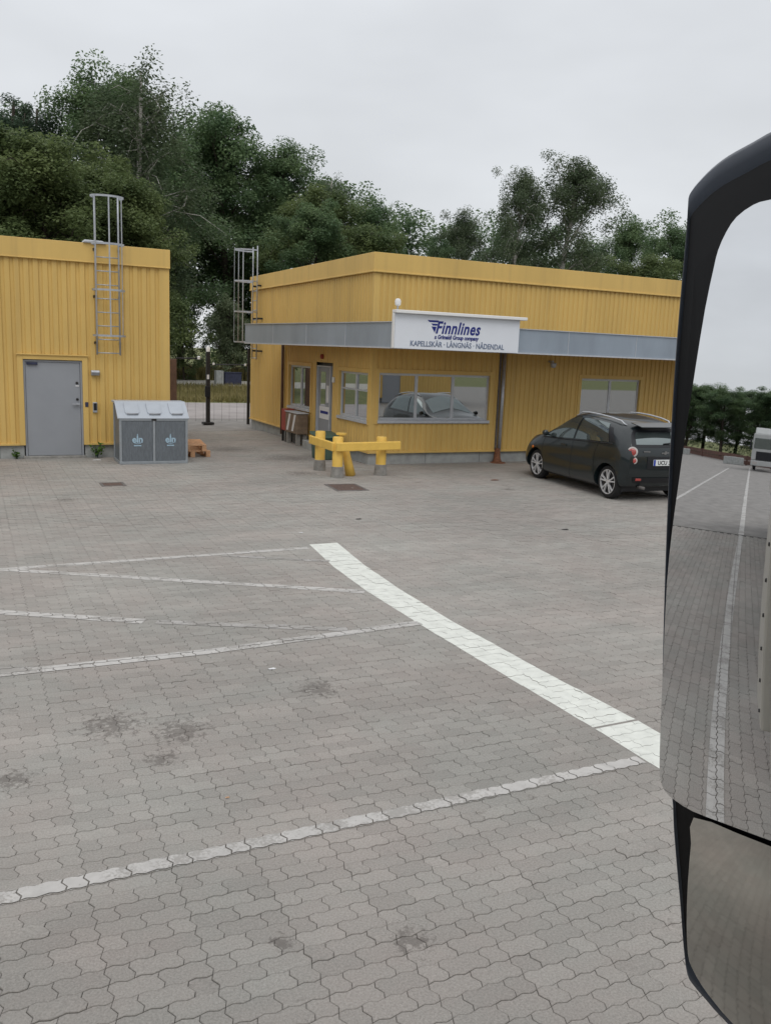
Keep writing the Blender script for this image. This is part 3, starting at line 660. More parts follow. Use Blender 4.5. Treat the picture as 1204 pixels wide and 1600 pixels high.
for a_, b_ in ((x0+.055, 3.38), (3.44, x1-.055)):
    d_ = MB().box(a_, b_, y0+.012, y0+.028, .065, .895).build('door', 'bin_panel', Bn)
    sl = MB(); n_ = 16
    for k in range(n_): xx = a_+.02+(b_-a_-.04)*k/(n_-1); sl.box(xx-.006, xx+.006, y0+.008, y0+.0115, .10, .86)
    sl.build('mesh_ribs', 'bin_panel', d_)
    cx_ = (a_+b_)/2
    pr = MB()
    for t0, t1 in ((165, 375),): 
        pts = [(cx_+math.cos(R(t))*.105, y0+.004, .50+math.sin(R(t))*.075) for t in np.linspace(t0, t1, 9)]
        pr.tube(pts, .006, 5)
    pr.build('logo_ring', 'print_blue', d_)
    text('logo_letters', 'eln', 'print_blue', d_, (cx_, y0+.002, .455), EX, EZ, .19, .95, 0, .007, 'CENTER', .002)
    MB().box(cx_-.075, cx_+.075, y0+.003, y0+.006, .375, .40).build('logo_caption', 'print_blue', d_)
    MB().beam((cx_, y0+.005, .54), (cx_, y0+.005, .63), .02, .004, up=(0, -1, 0)).build('logo_stem', 'print_blue', d_)
lid = MB(); lid.prism([(x0-.03, y0-.02, .955), (x0-.03, y0+.42, 1.275), (x0-.03, y1+.02, 1.275), (x0-.03, y1+.02, 1.23), (x0-.03, y0+.43, 1.23), (x0-.03, y0, .93)], (x1-x0+.06, 0, 0)); ld = lid.build('lid', 'bin_lid', Bn, bevel=.006)
sl_ = np.array([0, .44, .32])/math.hypot(.44, .32); no = np.array([0, -sl_[2], sl_[1]])
for cx_ in (2.99, 3.44, 3.90):
    o_ = np.array([cx_, y0-.02, .955]); P_ = lambda a, s: o_+np.array([a, 0, 0])+sl_*s+no*.004
    poly = [P_(-.14, .47), P_(-.14, .17), P_(-.11, .11), P_(.11, .11), P_(.14, .17), P_(.14, .47)]
    fl = MB().prism(poly, no*.018).build('flap', 'bin_lid', ld, bevel=.004)
    MB().tube([P_(-.11, .115)+no*.012, P_(.11, .115)+no*.012], .02, 8).build('flap_grip', 'door_grey', fl, True)
MB().box(3.36, 3.46, y0-.012, y0-.003, .905, .945).build('lock', 'dark_metal', Bn)

# pallets beside the bin
def pallet(loc, rz, label):
    T = thing('pallet', (0, 0, 0), label, 'pallet', 'pallets stacked by the bin')
    for k in range(5): MB().box(-.4, .4, -.6+k*.275, -.6+k*.275+.1, .122, .144).build('top_board', 'pallet_wood', T)
    for x_ in (-.35, 0, .35): 
        MB().box(x_-.05, x_+.05, -.6, .6, .1, .1215).build('stringer', 'pallet_wood', T); MB().box(x_-.05, x_+.05, -.6, .6, 0, .022).build('bottom_board', 'pallet_wood', T)
        for y_ in (-.53, 0, .53): MB().box(x_-.05, x_+.05, y_-.07, y_+.07, .0225, .0995).build('block', 'pallet_wood', T)
    T.location = loc; T.rotation_euler.z = rz
    return T
pallet((4.42, 19.72, .0), R(2), 'lower wooden pallet lying on the paving behind the bin')
pallet((4.40, 19.66, .1445), R(-7), 'upper wooden pallet stacked askew behind the bin')

# drain covers
def drain(label, cx_, cy_, w, d, rot):
    T = thing('drain_cover', (cx_, cy_, 0), label, 'drain cover', 'drain covers in the paving')
    c, s = math.cos(rot), math.sin(rot)
    def bx(name, a0, a1, b0, b1, z0, z1, m): 
        mb = MB().box(a0, a1, b0, b1, z0, z1); mb.v = [(cx_+x*c-y*s, cy_+x*s+y*c, z) for x, y, z in mb.v]; return mb.build(name, m, T)
    for nm, q in (('rim', (-w/2, w/2, -d/2, -d/2+.05)), ('rim', (-w/2, w/2, d/2-.05, d/2)), ('rim', (-w/2, -w/2+.05, -d/2+.05, d/2-.05)), ('rim', (w/2-.05, w/2, -d/2+.05, d/2-.05))): bx(nm, *q, -.01, .006, 'iron_frame')
    n_ = 7
    for k in range(n_): a = -w/2+.06+(w-.12)*k/n_; bx('grate_bar', a, a+(w-.12)/n_*.72, -d/2+.055, d/2-.055, -.008, .005, 'grate_rust')
    bx('pit', -w/2+.05, w/2-.05, -d/2+.05, d/2-.05, -.011, .0025, 'grate_rust')
drain('small rusty drain grate in the paving before the recycling bin', 2.2, 15.6, .42, .42, 0)
drain('larger rusty drain cover in the paving before the yellow barrier', 6.2, 14.45, .62, .78, R(-4))
# small litter
for i, (x, y, s_, m_) in enumerate(((4.02, 10.9, .03, 'paper_white'), (2.05, 6.15, .03, 'paper_white'), (1.2, 4.35, .012, 'pallet_wood'), (9.6, 14.7, .1, 'rust'), (2.36, 18.9, .1, 'paper_white'), (5.2, 11.6, .05, 'dark_metal'), (7.9, 10.1, .06, 'dark_metal'))):
    lab = ['tiny white scrap past the far tip of the broad white band', 'tiny white scrap near the middle crossing line', 'tiny orange-brown speck of litter behind the nearest line', 'brown dead leaf on the paving before the downpipe', 'white paper scrap by the shed plinth near the bin', 'small dark scrap on the paving right of the far line', 'small dark scrap on the paving before the black car'][i]
    mb = MB(); mb.add([(x+s_*(math.cos(t)*(1+.3*math.sin(3*t+i))), y+.6*s_*math.sin(t), .004+.004*(k % 2)) for k, t in enumerate(np.linspace(0, 2*math.pi, 8)[:-1])]+[(x, y, .006+s_*.12)], [(k, (k+1) % 7, 7) for k in range(7)])
    tag(mb.build('litter', m_), lab, 'litter')

# ================================================================ GATE IN THE GAP
YG = 27.4
gp = thing('gate_pole', (6.85, YG, 0), 'tall black gate pole with a pale lamp cap between the buildings', 'gate post')
MB().box(6.79, 6.91, YG-.06, YG+.06, 0, 2.28).build('pole', 'dark_metal', gp, bevel=.008)
MB().box(6.68, 7.02, YG-.15, YG+.15, -.02, .05).build('base_plate', 'dark_metal', gp, bevel=.01)
MB().lathe([(.06, 2.28), (.065, 2.4), (.03, 2.45)], (6.85, YG, 0), n=14).build('lamp_cap', 'white_trim', gp, auto=True)
MB().box(6.73, 6.90, YG-.13, YG-.061, .86, 1.2).build('lock_box', 'black_plastic', gp, bevel=.01)
MB().box(6.80, 6.87, YG-.075, YG-.061, 1.42, 1.56).build('sticker', 'paper_white', gp)
gl = thing('mesh_gate', (6.2, YG, 0), 'dark gate leaf with thin top rail left of the tall pole', 'gate')
MB().box(5.60, 5.84, YG-.1, YG+.1, -.02, 2.02).build('post', 'brown_trim', gl, bevel=.01)
MB().tube([(5.84, YG, 2.04), (6.6, YG, 2.06)], .022, 8).build('top_rail', 'dark_metal', gl, True)
MB().lathe([(.05, -.04), (.055, .04), (.02, .06)], (6.55, YG-.03, 2.07), n=10).build('cap', 'white_trim', gl, auto=True)
def mesh_panel(T, a0, a1, z0, z1):
    k = a0
    while k < a1: MB().tube([(k, YG, z0), (k, YG, z1)], .003, 4).build('wire', 'dark_metal', T); k += .25
mesh_panel(gl, 5.95, 6.75, .08, 2.04)
gr = thing('mesh_gate', (7.6, YG, 0), 'dark gate leaf with thin top rail beside the office corner', 'gate')
MB().box(8.14, 8.22, YG-.04, YG+.04, -.02, 2.42).build('post', 'dark_metal', gr, bevel=.006)
MB().tube([(6.92, YG, 1.88), (8.14, YG, 1.90)], .02, 8).build('top_rail', 'dark_metal', gr, True)
for x_ in (7.02, 8.06): MB().lathe([(.035, -.03), (.04, .03), (.01, .04)], (x_, YG-.03, 1.9), n=10).build('clip', 'white_trim', gr, auto=True)
mesh_panel(gr, 7.05, 8.1, .08, 1.89)
# roadside block and box beyond
T = MB(); T.box(14.55, 15.05, 56, 56.6, -.05, .85); tag(T.build('concrete_block', 'concrete', bevel=.03), 'pale concrete block on the far verge seen through the gate', 'block')
T = thing('dark_box', (15.7, 56.3, 0), 'dark blue box beside the pale block beyond the gate', 'box'); MB().box(15.12, 16.25, 56, 56.7, -.05, .72).build('body', 'blue_box', T, bevel=.02); MB().box(15.08, 16.29, 55.96, 56.74, .72, .77).build('lid', 'blue_box', T, bevel=.02)

# ================================================================ CARS
def cr(p0, p1, p2, p3, t): return .5*((2*p1)+(-p0+p2)*t+(2*p0-5*p1+4*p2-p3)*t*t+(-p0+3*p1-3*p2+p3)*t**3)
NET = np.array([  # rings rear to front, each: sill-centre, sill, bulge, belt, cant rail, roof centre   (x half-width, y along, z)
 [(0, -.44, .30), (.58, -.44, .31), (.71, -.51, .58), (.67, -.46, 1.02), (.47, -.20, 1.33), (0, -.28, 1.395)],
 [(0, -.36, .26), (.74, -.33, .27), (.825, -.27, .62), (.775, -.25, 1.04), (.545, -.03, 1.39), (0, -.08, 1.46)],
 [(0, .30, .20), (.765, .30, .21), (.845, .28, .60), (.795, .28, 1.015), (.59, .34, 1.455), (0, .32, 1.525)],
 [(0, 1.0, .19), (.765, 1.0, .20), (.835, 1.0, .56), (.80, 1.0, .975), (.605, .95, 1.495), (0, .95, 1.57)],
 [(0, 1.6, .19), (.765, 1.6, .20), (.835, 1.6, .56), (.795, 1.6, .94), (.60, 1.42, 1.46), (0, 1.46, 1.535)],
 [(0, 2.1, .19), (.765, 2.1, .20), (.835, 2.12, .57), (.785, 2.1, .925), (.615, 1.86, 1.26), (0, 1.90, 1.385)],
 [(0, 2.5, .19), (.76, 2.5, .21), (.835, 2.5, .58), (.765, 2.45, .91), (.645, 2.30, 1.02), (0, 2.34, 1.10)],
 [(0, 2.9, .20), (.73, 2.9, .23), (.80, 2.9, .56), (.69, 2.86, .84), (.52, 2.80, .94), (0, 2.80, .985)],
 [(0, 3.15, .23), (.55, 3.12, .25), (.64, 3.17, .50), (.53, 3.12, .74), (.40, 3.06, .83), (0, 3.08, .87)],
 [(0, 3.24, .27), (.36, 3.22, .28), (.42, 3.27, .48), (.38, 3.22, .64), (.28, 3.16, .72), (0, 3.19, .76)]])
NET[..., 2] = np.where(NET[..., 2] > .6, .6+(NET[..., 2]-.6)*.925, NET[..., 2])
def surf(s, t, off=0.0):
    def ring(i): return NET[int(min(max(i, 0), len(NET)-1))]
    i = int(min(s, len(NET)-1.001)); fs = s-i
    r = cr(ring(i-1), ring(i), ring(i+1), ring(i+2), fs)
    j = int(min(t, 4.999)); ft = t-j
    def q(k):
        if k < 0: return r[1]*np.array([-1, 1, 1])
        if k > 5: return r[4]*np.array([-1, 1, 1])
        return r[k]
    if j == 0: p = r[0]*(1-ft)+r[1]*ft
    else: p = cr(q(j-1), q(j), q(j+1), q(j+2), ft)
    if off:
        e = .02; a = surf(min(s+e, 8.99), t)-surf(max(s-e, 0), t); b = surf(s, min(t+e, 5))-surf(s, max(t-e, 0.0))
        n = np.cross(a, b); n = n/(np.linalg.norm(n)+1e-9)
        if n@(p-np.array([0, 1.2, .7])) < 0: n = -n
        p = p+n*off
    return p
def capP(t, v, off=0.0):
    p = surf(0, t); w = p[0]; return np.array([w*v, p[1]-.055*(1-v*v)-off, p[2]+.012*(1-v*v)*(1 if t > 4 else 0)])
def make_car(name, label, paint):
    T = thing(name, (0, 0, 0), label, 'car', 'cars parked facing the office')
    mb = MB(); ss = np.linspace(0, 9, 64); tt = np.linspace(0, 5, 41)
    for sg in (1, -1):
        mb.grid([[surf(s, t)*np.array([sg, 1, 1]) for t in tt] for s in ss])
    mb.grid([[capP(t, v) for v in np.linspace(-1, 1, 17)] for t in tt])
    mb.grid([[surf(9, t)*np.array([v, 1, 1])+np.array([0, .035*(1-v*v), 0]) for v in np.linspace(-1, 1, 13)] for t in tt])
    me = mb.mesh('body', paint, True); bm = bmesh.new(); bm.from_mesh(me); bmesh.ops.remove_doubles(bm, verts=bm.verts, dist=.002); bmesh.ops.recalc_face_normals(bm, faces=bm.faces)
    bm.to_mesh(me); bm.free()
    body = bpy.data.objects.new('body', me); COL.objects.link(body)
    cut = MB()
    for y in (0, 2.5):
        for sg in (-1, 1): cut.lathe([(.345, .54), (.345, 1.0)], (0, y, .315), (sg, 0, 0), 32)
    co = cut.build('cutter', 'black_plastic'); bo = body.modifiers.new('b', 'BOOLEAN'); bo.object = co; bo.operation = 'DIFFERENCE'; bo.solver = 'EXACT'
    dg = bpy.context.evaluated_depsgraph_get(); nm = bpy.data.meshes.new_from_object(body.evaluated_get(dg)); body.modifiers.clear(); body.data = nm
    nm.polygons.foreach_set('use_smooth', [True]*len(nm.polygons)); nm.set_sharp_from_angle(angle=R(35)); bpy.data.objects.remove(co); par(body, T)
    def patch(nm_, s0, s1, t0, t1, m, n=14, off=.006, p=body, skew=None):
        for sg in (1, -1):
            g = []
            for a in np.linspace(0, 1, n):
                row = []
                for b in np.linspace(0, 1, n):
                    t = t0+(t1-t0)*b; s = (s0(b) if callable(s0) else s0)*(1-a)+(s1(b) if callable(s1) else s1)*a
                    row.append(surf(s, t, off)*np.array([sg, 1, 1]))
                g.append(row)
            MB().grid(g).build(nm_, m, p, True)
    patch('side_window', lambda b: 3.34-.0*b, lambda b: 5.45-.75*b, 3.10, 3.90, 'car_glass')
    patch('side_window', lambda b: 1.62+.25*b, lambda b: 3.22-.0*b, 3.10, 3.90, 'car_glass')
    patch('quarter_panel', lambda b: 1.28+.3*b, lambda b: 1.60+.25*b, 3.12, 3.75, 'black_plastic', off=.004)
    patch('windscreen', lambda b: 6.0-.3*b, lambda b: 4.75-.35*b, 4.12, 4.999, 'car_glass')
    g = [[capP(t, v, .006) for v in np.linspace(-.86, .86, 15)] for t in np.linspace(3.16, 3.86, 12)]; MB().grid(g).build('rear_window', 'car_glass', body, True)
    g = [[capP(t, v, .003) for v in np.linspace(-.99, .99, 15)] for t in np.linspace(3.02, 4.25, 14)]; MB().grid(g).build('hatch_surround', 'black_plastic', body, True)
    mb = MB(); mb.prism([(-.42, -.38, 1.335), (.42, -.38, 1.335), (.46, -.10, 1.397), (-.46, -.10, 1.397)], (0, 0, .016)); mb.build('spoiler', paint, body, bevel=.006)
    g = [[capP(t, v, .012) for v in np.linspace(-.9, .9, 15)] for t in np.linspace(1.25, 1.62, 6)]; MB().grid(g).build('bumper_insert', 'black_plastic', body, True)
    g = [[capP(t, v, .010) for v in np.linspace(-.52, .52, 11)] for t in np.linspace(2.10, 2.62, 8)]; MB().grid(g).build('plate_recess', 'black_plastic', body, True)
    pc = capP(2.38, 0, .018); pl = MB().box(-.26, .26, pc[1]-.008, pc[1]+.004, pc[2]-.055, pc[2]+.055).build('number_plate', 'plate_white', body, bevel=.003)
    MB().box(-.258, -.215, pc[1]-.0095, pc[1]-.007, pc[2]-.053, pc[2]+.053).build('plate_band', 'plate_blue', pl)
    text('plate_text', 'UCU 371', 'black_plastic', pl, (.02, pc[1]-.0095, pc[2]-.036), EX, EZ, .105, .92, 0, .002, 'CENTER', .001)
    bc = capP(2.78, 0, .012); mb = MB(); mb.prism([(-.085, bc[1]-.012, bc[2]-.012), (-.02, bc[1]-.012, bc[2]-.012), (-.028, bc[1]-.012, bc[2]-.03), (.02, bc[1]-.012, bc[2]-.03), (.028, bc[1]-.012, bc[2]-.012), (.085, bc[1]-.012, bc[2]-.006), (.07, bc[1]-.012, bc[2]+.014), (.02, bc[1]-.012, bc[2]+.012), (.028, bc[1]-.012, bc[2]+.03), (-.02, bc[1]-.012, bc[2]+.03), (-.012, bc[1]-.012, bc[2]+.012), (-.07, bc[1]-.012, bc[2]+.008)], (0, .01, 0)); mb.build('badge', 'chrome', body)
    mb = MB(); bq = capP(2.83, -.55, .008); mb.box(bq[0]-.07, bq[0]+.07, bq[1]-.006, bq[1]+.004, bq[2]-.01, bq[2]+.01); mb.build('model_script', 'chrome', body)
    mb = MB(); wq = capP(3.2, 0, .015); mb.tube([wq, wq+np.array([.26, -.005, .03]), wq+np.array([.36, 0.0, .05])], [.012, .008, .005], 6); mb.build('wiper', 'black_plastic', body, True)
    for sg in (-1, 1):
        for nm_, t, v, r_ in (('tail_light', 2.80, .93, .098), ('tail_light', 2.45, .87, .068)):
            c = capP(t, v*sg, -.03); ax = np.array([sg*.62, -.78, .1]); mb = MB(); mb.lathe([(r_, -.05), (r_, .008), (r_*.92, .022), (r_*.74, .026)], c, ax, 22); tl_ = mb.build(nm_, 'lamp_clear', body, auto=True)
            mb = MB(); mb.lathe([(r_*.72, .01), (r_*.68, .030), (r_*.4, .038), (.004, .040)], c, ax, 22); mb.build('lens', 'lamp_red', tl_, True)
        c = capP(1.50, .74*sg, .014); MB().beam(c+np.array([-.06, .0, 0]), c+np.array([.06, .0, .0]), .02, .045).build('reflector', 'lamp_red', body, bevel=.008)
        c = surf(5.15, 3.2, .0)*np.array([sg, 1, 1]); mb = MB(); mb.lathe([(.02, -.05), (.055, -.04), (.062, 0), (.05, .05), (.02, .06)], c+np.array([sg*.10, 0, .04]), (0, 1, 0), 14); mb.tube([c, c+np.array([sg*.07, 0, .02])], .02, 6); mb.build('side_mirror', paint, body, True)
        for s_ in (3.75,): c = surf(s_, 2.78, .012)*np.array([sg, 1, 1]); MB().beam(c+np.array([0, -.09, 0]), c+np.array([0, .09, .0]), .03, .028).build('door_handle', paint, body, bevel=.008)
        pts = [surf(s_, 4.12, .05 if 1.2 < s_ < 3.9 else .012)*np.array([sg, 1, 1]) for s_ in (.95, 1.15, 1.4, 2, 2.6, 3.2, 3.7, 4.0, 4.2)]
        mb = MB(); mb.tube(pts, [.009, .013, .015, .015, .015, .015, .014, .012, .008], 8); mb.build('roof_rail', 'alu', body, True)
        pts = [surf(s_, 3.04, .006)*np.array([sg, 1, 1]) for s_ in np.linspace(1.4, 5.7, 24)]; MB().tube(pts, .009, 6).build('belt_trim', 'black_plastic', body, True)
        for s_ in (1.95, 3.28, 5.35):
            pts = [surf(s_ if s_ > 2 else 1.95+.25*math.sin((t-1)*1.2), t, .001)*np.array([sg, 1, 1]) for t in np.linspace(1.1, 3.02, 14)]; MB().tube(pts, .0035, 4).build('door_gap', 'black_plastic', body)
        c = surf(6.35, 2.25, .004)*np.array([sg, 1, 1]); MB().lathe([(.032, 0), (.028, .012), (.01, .016)], c, (sg, 0, 0), 10).build('side_indicator', 'lamp_orange', body, auto=True)
        c = surf(8.1, 3.0, 0)*np.array([sg, 1, 1]); MB().lathe([(.09, -.08), (.10, .0), (.06, .03), (.01, .035)], c, (sg*.5, .8, .35), 16).build('headlight', 'alu', body, auto=True)
        for y in (0, 2.5):
            MB().lathe([(.355, .53), (.355, .80)], (0, y, .315), (sg, 0, 0), 28).build('arch_liner', 'black_plastic', body) if False else None
            w = thing_part = MB().lathe([(.22, -.09), (.285, -.085), (.305, -.06), (.31, 0), (.305, .06), (.285, .085), (.232, .09), (.225, .07), (.22, .0)], (sg*.70, y, .31), (sg, 0, 0), 36, closed=True).build('wheel', 'tyre', T, auto=True)
            MB().lathe([(.224, -.02), (.224, .055), (.02, .045), (.004, .045)], (sg*.70, y, .31), (sg, 0, 0), 30).build('rim', 'rim_black', w, auto=True)
            mb = MB(); mb.lathe([(.228, .05), (.228, .088), (.216, .088), (.214, .05)], (sg*.70, y, .31), (sg, 0, 0), 36, closed=True); mb.build('rim_lip', 'rim_silver', w, auto=True)
            for k in range(10):
                a_ = 2*math.pi*(k//2)/5+(.20 if k % 2 else -.20)+.3; b_ = 2*math.pi*(k//2)/5+(.09 if k % 2 else -.09)+.3
                MB().beam((sg*.777, y+.05*math.cos(b_), .31+.05*math.sin(b_)), (sg*.779, y+.219*math.cos(a_), .31+.219*math.sin(a_)), .024, .026, up=(1, 0, 0)).build('spoke', 'rim_silver', w)
            MB().lathe([(.05, .04), (.045, .085), (.01, .09)], (sg*.70, y, .31), (sg, 0, 0), 16).build('hub_cap', 'rim_silver', w, auto=True)
    MB().tube([(-.42, -.40, .27), (-.42, -.585, .27)], .03, 12).build('exhaust', 'iron_frame', body, True)
    MB().box(-.70, .70, -.30, 2.9, .17, .40).build('underbody', 'black_plastic', body)
    return T
car = make_car('parked_car', 'black small hatchback with silver roof rails parked facing the office', 'car_black')
car.location = (11.27, 12.24, 0); car.rotation_euler.z = R(85.4-90)
car2 = copy_tree(car); car2.location = (14.5, 12.6, 0); car2.rotation_euler.z = R(-3)
car2['label'] = 'dark grey small hatchback hidden behind the truck mirror, reflected in the office windows'
for ob in car2.children_recursive:
    if ob.type == 'MESH' and ob.data.materials and ob.data.materials[0].name == 'car_black':
        ob.data = ob.data.copy(); ob.data.materials[0] = MATS['car_silver']

# ================================================================ OWN TRUCK WITH MIRROR
TK = thing('truck_cab', (-.4, -1, 0), 'pale truck cab whose big black wing mirror fills the right edge', 'truck')
cy0, cy1 = -2.2, .26
mb = MB()
mb.box(-1.68, 1.05, cy0, cy1, .45, 1.95); mb.box(-1.68, -.75, cy1-.06, cy1, 1.95, 3.6); mb.box(.95, 1.05, cy1-.06, cy1, 1.95, 3.3); mb.box(-.75, 1.05, cy1-.06, cy1, 3.1, 3.6)
mb.box(-1.68, -1.62, cy0, cy1-.06, 1.95, 3.6); mb.box(-1.62, 1.05, cy0, cy1-.06, 3.55, 3.6); mb.box(-1.62, 1.05, cy0, cy0+.06, 1.95, 3.55)
mb.build('cab_shell', 'truck_paint', TK, bevel=.02)
MB().box(-.74, .94, cy1+.001, cy1+.03, .9, 1.93).build('door_skin', 'truck_paint', TK, bevel=.012)
MB().box(-2.1, -1.69, cy1-.05, cy1+.05, .9, 3.55).build('side_deflector', 'truck_paint', TK, bevel=.015)
for k in range(9): MB().lathe([(.012, 0), (.010, .008)], (-1.75, cy1+.05, 1.0+k*.19), (0, 1, 0), 10).build('rivet', 'dark_metal', TK)
for x_ in (.55, -3.2):
    for y_ in ((.0, -1.95) if x_ > 0 else (-.3, -1.7)): 
        w = MB().lathe([(.28, -.13), (.46, -.13), (.5, -.09), (.5, .09), (.46, .13), (.28, .13)], (x_, y_, .5), (0, 1, 0), 30, closed=True).build('wheel', 'tyre', TK, auto=True)
        MB().lathe([(.29, -.05), (.29, .1), (.15, .05), (.01, .05)], (x_, y_, .5), (0, 1, 0), 24).build('rim', 'galv', w, auto=True)
MB().box(-3.9, -1.68, -1.5, -.4, .55, .85).build('chassis', 'dark_metal', TK)
# mirror: u,v in the plane of the glass
e1 = np.array([.35142, -.93622, 0.]); e2 = np.array([.04029, .01512, .99907]); mn = np.array([-.93535, -.35109, .04304]); M0 = np.array([.52484, .45975, 2.44364])
RM = 1.8
def mp_(u, v, d=0.0): return M0+e1*u+e2*v+mn*(math.sqrt(RM*RM-u*u-v*v)-RM+d)
outer = [(-0.0218, 0.2328), (-0.0384, 0.2254), (-0.0562, 0.2174), (-0.068, 0.2092), (-0.0778, 0.1991), (-0.0815, 0.1931), (-0.0811, 0.1852), (-0.0793, 0.1687), (-0.0771, 0.1398), (-0.0746, 0.1008), (-0.0721, 0.0632), (-0.068, 0.0055), (-0.0632, -0.0621), (-0.0593, -0.1219), (-0.0551, -0.1933), (-0.052, -0.2494), (-0.0503, -0.2949), (-0.0469, -0.3046), (-0.0394, -0.3132), (-0.0365, -0.3436), (-0.0323, -0.3827), (-0.028, -0.4225), (-0.0246, -0.4653), (-0.0209, -0.4949), (-0.0142, -0.5046), (-0.0028, -0.5133), (0.0102, -0.523), (.05, -.545), (.095, -.552), (.125, -.54), (.138, -.50), (.145, -.3), (.148, -.1), (.148, .1), (.142, .205), (.12, .243), (.07, .252), (.02, .246)]
mainp = [(-0.013, 0.1777), (-0.0247, 0.1751), (-0.0359, 0.1671), (-0.042, 0.1566), (-0.0462, 0.143), (-0.0475, 0.1291), (-0.0494, 0.0991), (-0.0505, 0.051), (-0.0517, -0.0027), (-0.0527, -0.0432), (-0.0537, -0.0774), (-0.0538, -0.1207), (-0.0511, -0.1921), (-0.0497, -0.2486), (-0.0486, -0.2862), (-0.0466, -0.2971), (-0.0427, -0.3041), (-0.0331, -0.3092), (-0.0169, -0.3125), (0.0087, -0.3118), (0.06, -0.3103), (.115, -.309), (.128, -.303), (.133, -.288), (.137, -.1), (.137, .12), (.132, .158), (.115, .175), (.07, .180), (.02, .1805)]
lowp = [(-0.0167, -0.3185), (-0.0178, -0.3444), (-0.0193, -0.3857), (-0.0195, -0.4286), (-0.0179, -0.4611), (-0.0143, -0.474), (-0.0046, -0.4889), (0.0078, -0.5011), (0.0234, -0.5132), (.06, -.531), (.10, -.533), (.119, -.522), (.126, -.49), (.132, -.36), (.131, -.325), (.122, -.317), (.07, -.3165), (.02, -.3165)]
def smooth_loop(P, k=3):
    P = [np.array(p) for p in P]; n = len(P); out = []
    for i in range(n):
        for t in range(k): out.append(tuple(cr(P[i-1], P[i], P[(i+1) % n], P[(i+2) % n], t/k)))
    return out
outer = smooth_loop(outer, 3); c_ = np.mean(outer, 0); no_ = len(outer)
def ringm(scale, d, P=outer): return [mp_(*(c_+(np.array(p)-c_)*scale), d) for p in P]
def gap_fill(mb, loopA, loopB): # loops with same count
    n = len(loopA); mb.add(loopA+loopB, [(i, (i+1) % n, n+(i+1) % n, n+i) for i in range(n)])
mir = MB(); rs = [ringm(.90, -.010), ringm(.955, -.004), ringm(.985, -.006), ringm(1.0, -.012), ringm(1.0, -.03), ringm(.975, -.07), ringm(.90, -.115), ringm(.74, -.145), ringm(.45, -.158)]
vs = [p for r_ in rs for p in r_]; mir.add(vs, [(i*no_+k, i*no_+(k+1) % no_, (i+1)*no_+(k+1) % no_, (i+1)*no_+k) for i in range(len(rs)-1) for k in range(no_)]+[tuple((len(rs)-1)*no_+k for k in range(no_))])
hs = mir.build('wing_mirror', 'housing', TK, True)
_sm = ringm(1.001, -.030); MB().tube(_sm+[_sm[0]], .0011, 5, cap=False).build('housing_seam', 'housing_black', hs)
# bezel: flat black face behind the panes, ending at the rim
bz = MB(); br = [ringm(f, -.0065) for f in (.96, .9, .8, .65, .45, .2)]
bz.add([p for r_ in br for p in r_], [(i*no_+k, i*no_+(k+1) % no_, (i+1)*no_+(k+1) % no_, (i+1)*no_+k) for i in range(5) for k in range(no_)]+[tuple(5*no_+k for k in range(no_))]); bz.build('bezel', 'housing_black', hs)
def pane(name, P, m, Rad, d0, k=2):
    """convex mirror pane filling outline P"""
    P = np.array(smooth_loop(P, k)); c = P.mean(0); Cs = M0-mn*RM; rings = 26; vs = []; nrm = []
    pc = mp_(c[0], c[1]); nc = (pc-Cs)/RM; nc = nc-e1*(0 if Rad is None else .16); nc = nc/np.linalg.norm(nc)
    def onS(u, v):
        q = mp_(u, v, d0)
        if Rad is None: return q, (q-Cs)/np.linalg.norm(q-Cs)
        w = q-pc; lat = w-nc*(w@nc); N_ = nc+lat/Rad; return q, N_/np.linalg.norm(N_)
    q, nq = onS(*c); vs.append(q); nrm.append(nq)
    for r_ in range(1, rings+1):
        for p in P: q, nq = onS(*(c+(p-c)*r_/rings)); vs.append(q); nrm.append(nq)
    n = len(P); fs = [(0, 1+k_, 1+(k_+1) % n) for k_ in range(n)]+[(1+(r_-1)*n+k_, 1+r_*n+k_, 1+r_*n+(k_+1) % n, 1+(r_-1)*n+(k_+1) % n) for r_ in range(1, rings) for k_ in range(n)]
    fs = [f[::-1] for f in fs]
    me = bpy.data.meshes.new(name); me.from_pydata([tuple(v) for v in vs], [], fs); me.materials.append(MATS[m])
    me.polygons.foreach_set('use_smooth', [True]*len(me.polygons))
    if me.polygons[0].normal @ Vector(mn) < 0: me.flip_normals()
    me.normals_split_custom_set_from_vertices([tuple(x) for x in nrm])
    o = bpy.data.objects.new(name, me); COL.objects.link(o); par(o, hs); return o
pane('mirror_glass', mainp, 'mirror_main', None, 0.0)
pane('wide_angle_glass', lowp, 'mirror_wide', .45, -.001)
for v_ in (.16, -.36): MB().tube([mp_(.06, v_, -.10), mp_(.13, v_, -.11), (.72, .262, 2.44+v_)], .022, 10).build('mirror_arm', 'housing_black', hs, True)
# trailer behind the cab
TR = thing('semi_trailer', (-9, -1, 0), 'pale box trailer behind the cab, edge seen in the mirror', 'trailer')
MB().box(-15.5, -3.95, -2.75, -.25, 1.12, 3.9).build('box_body', 'truck_paint', TR, bevel=.03)
MB().box(-15.4, -4.0, -2.7, -.3, .95, 1.115).build('side_rail', 'galv', TR, bevel=.01)
for x_ in (-11, -12.3, -13.6):
    for y_ in (-.5, -2.5): MB().lathe([(.28, -.16), (.46, -.16), (.5, -.1), (.5, .1), (.46, .16), (.28, .16)], (x_, y_, .5), (0, 1, 0), 28, closed=True).build('wheel', 'tyre', TR, auto=True)
MB().box(-14.2, -10.4, -1.6, -.5, .6, .95).build('bogie', 'dark_metal', TR)
for x_ in (-5.2,): 
    for y_ in (-.3, -1.8): MB().box(x_-.06, x_+.06, y_-.06, y_+.06, 0, .95).build('landing_leg', 'dark_metal', TR)

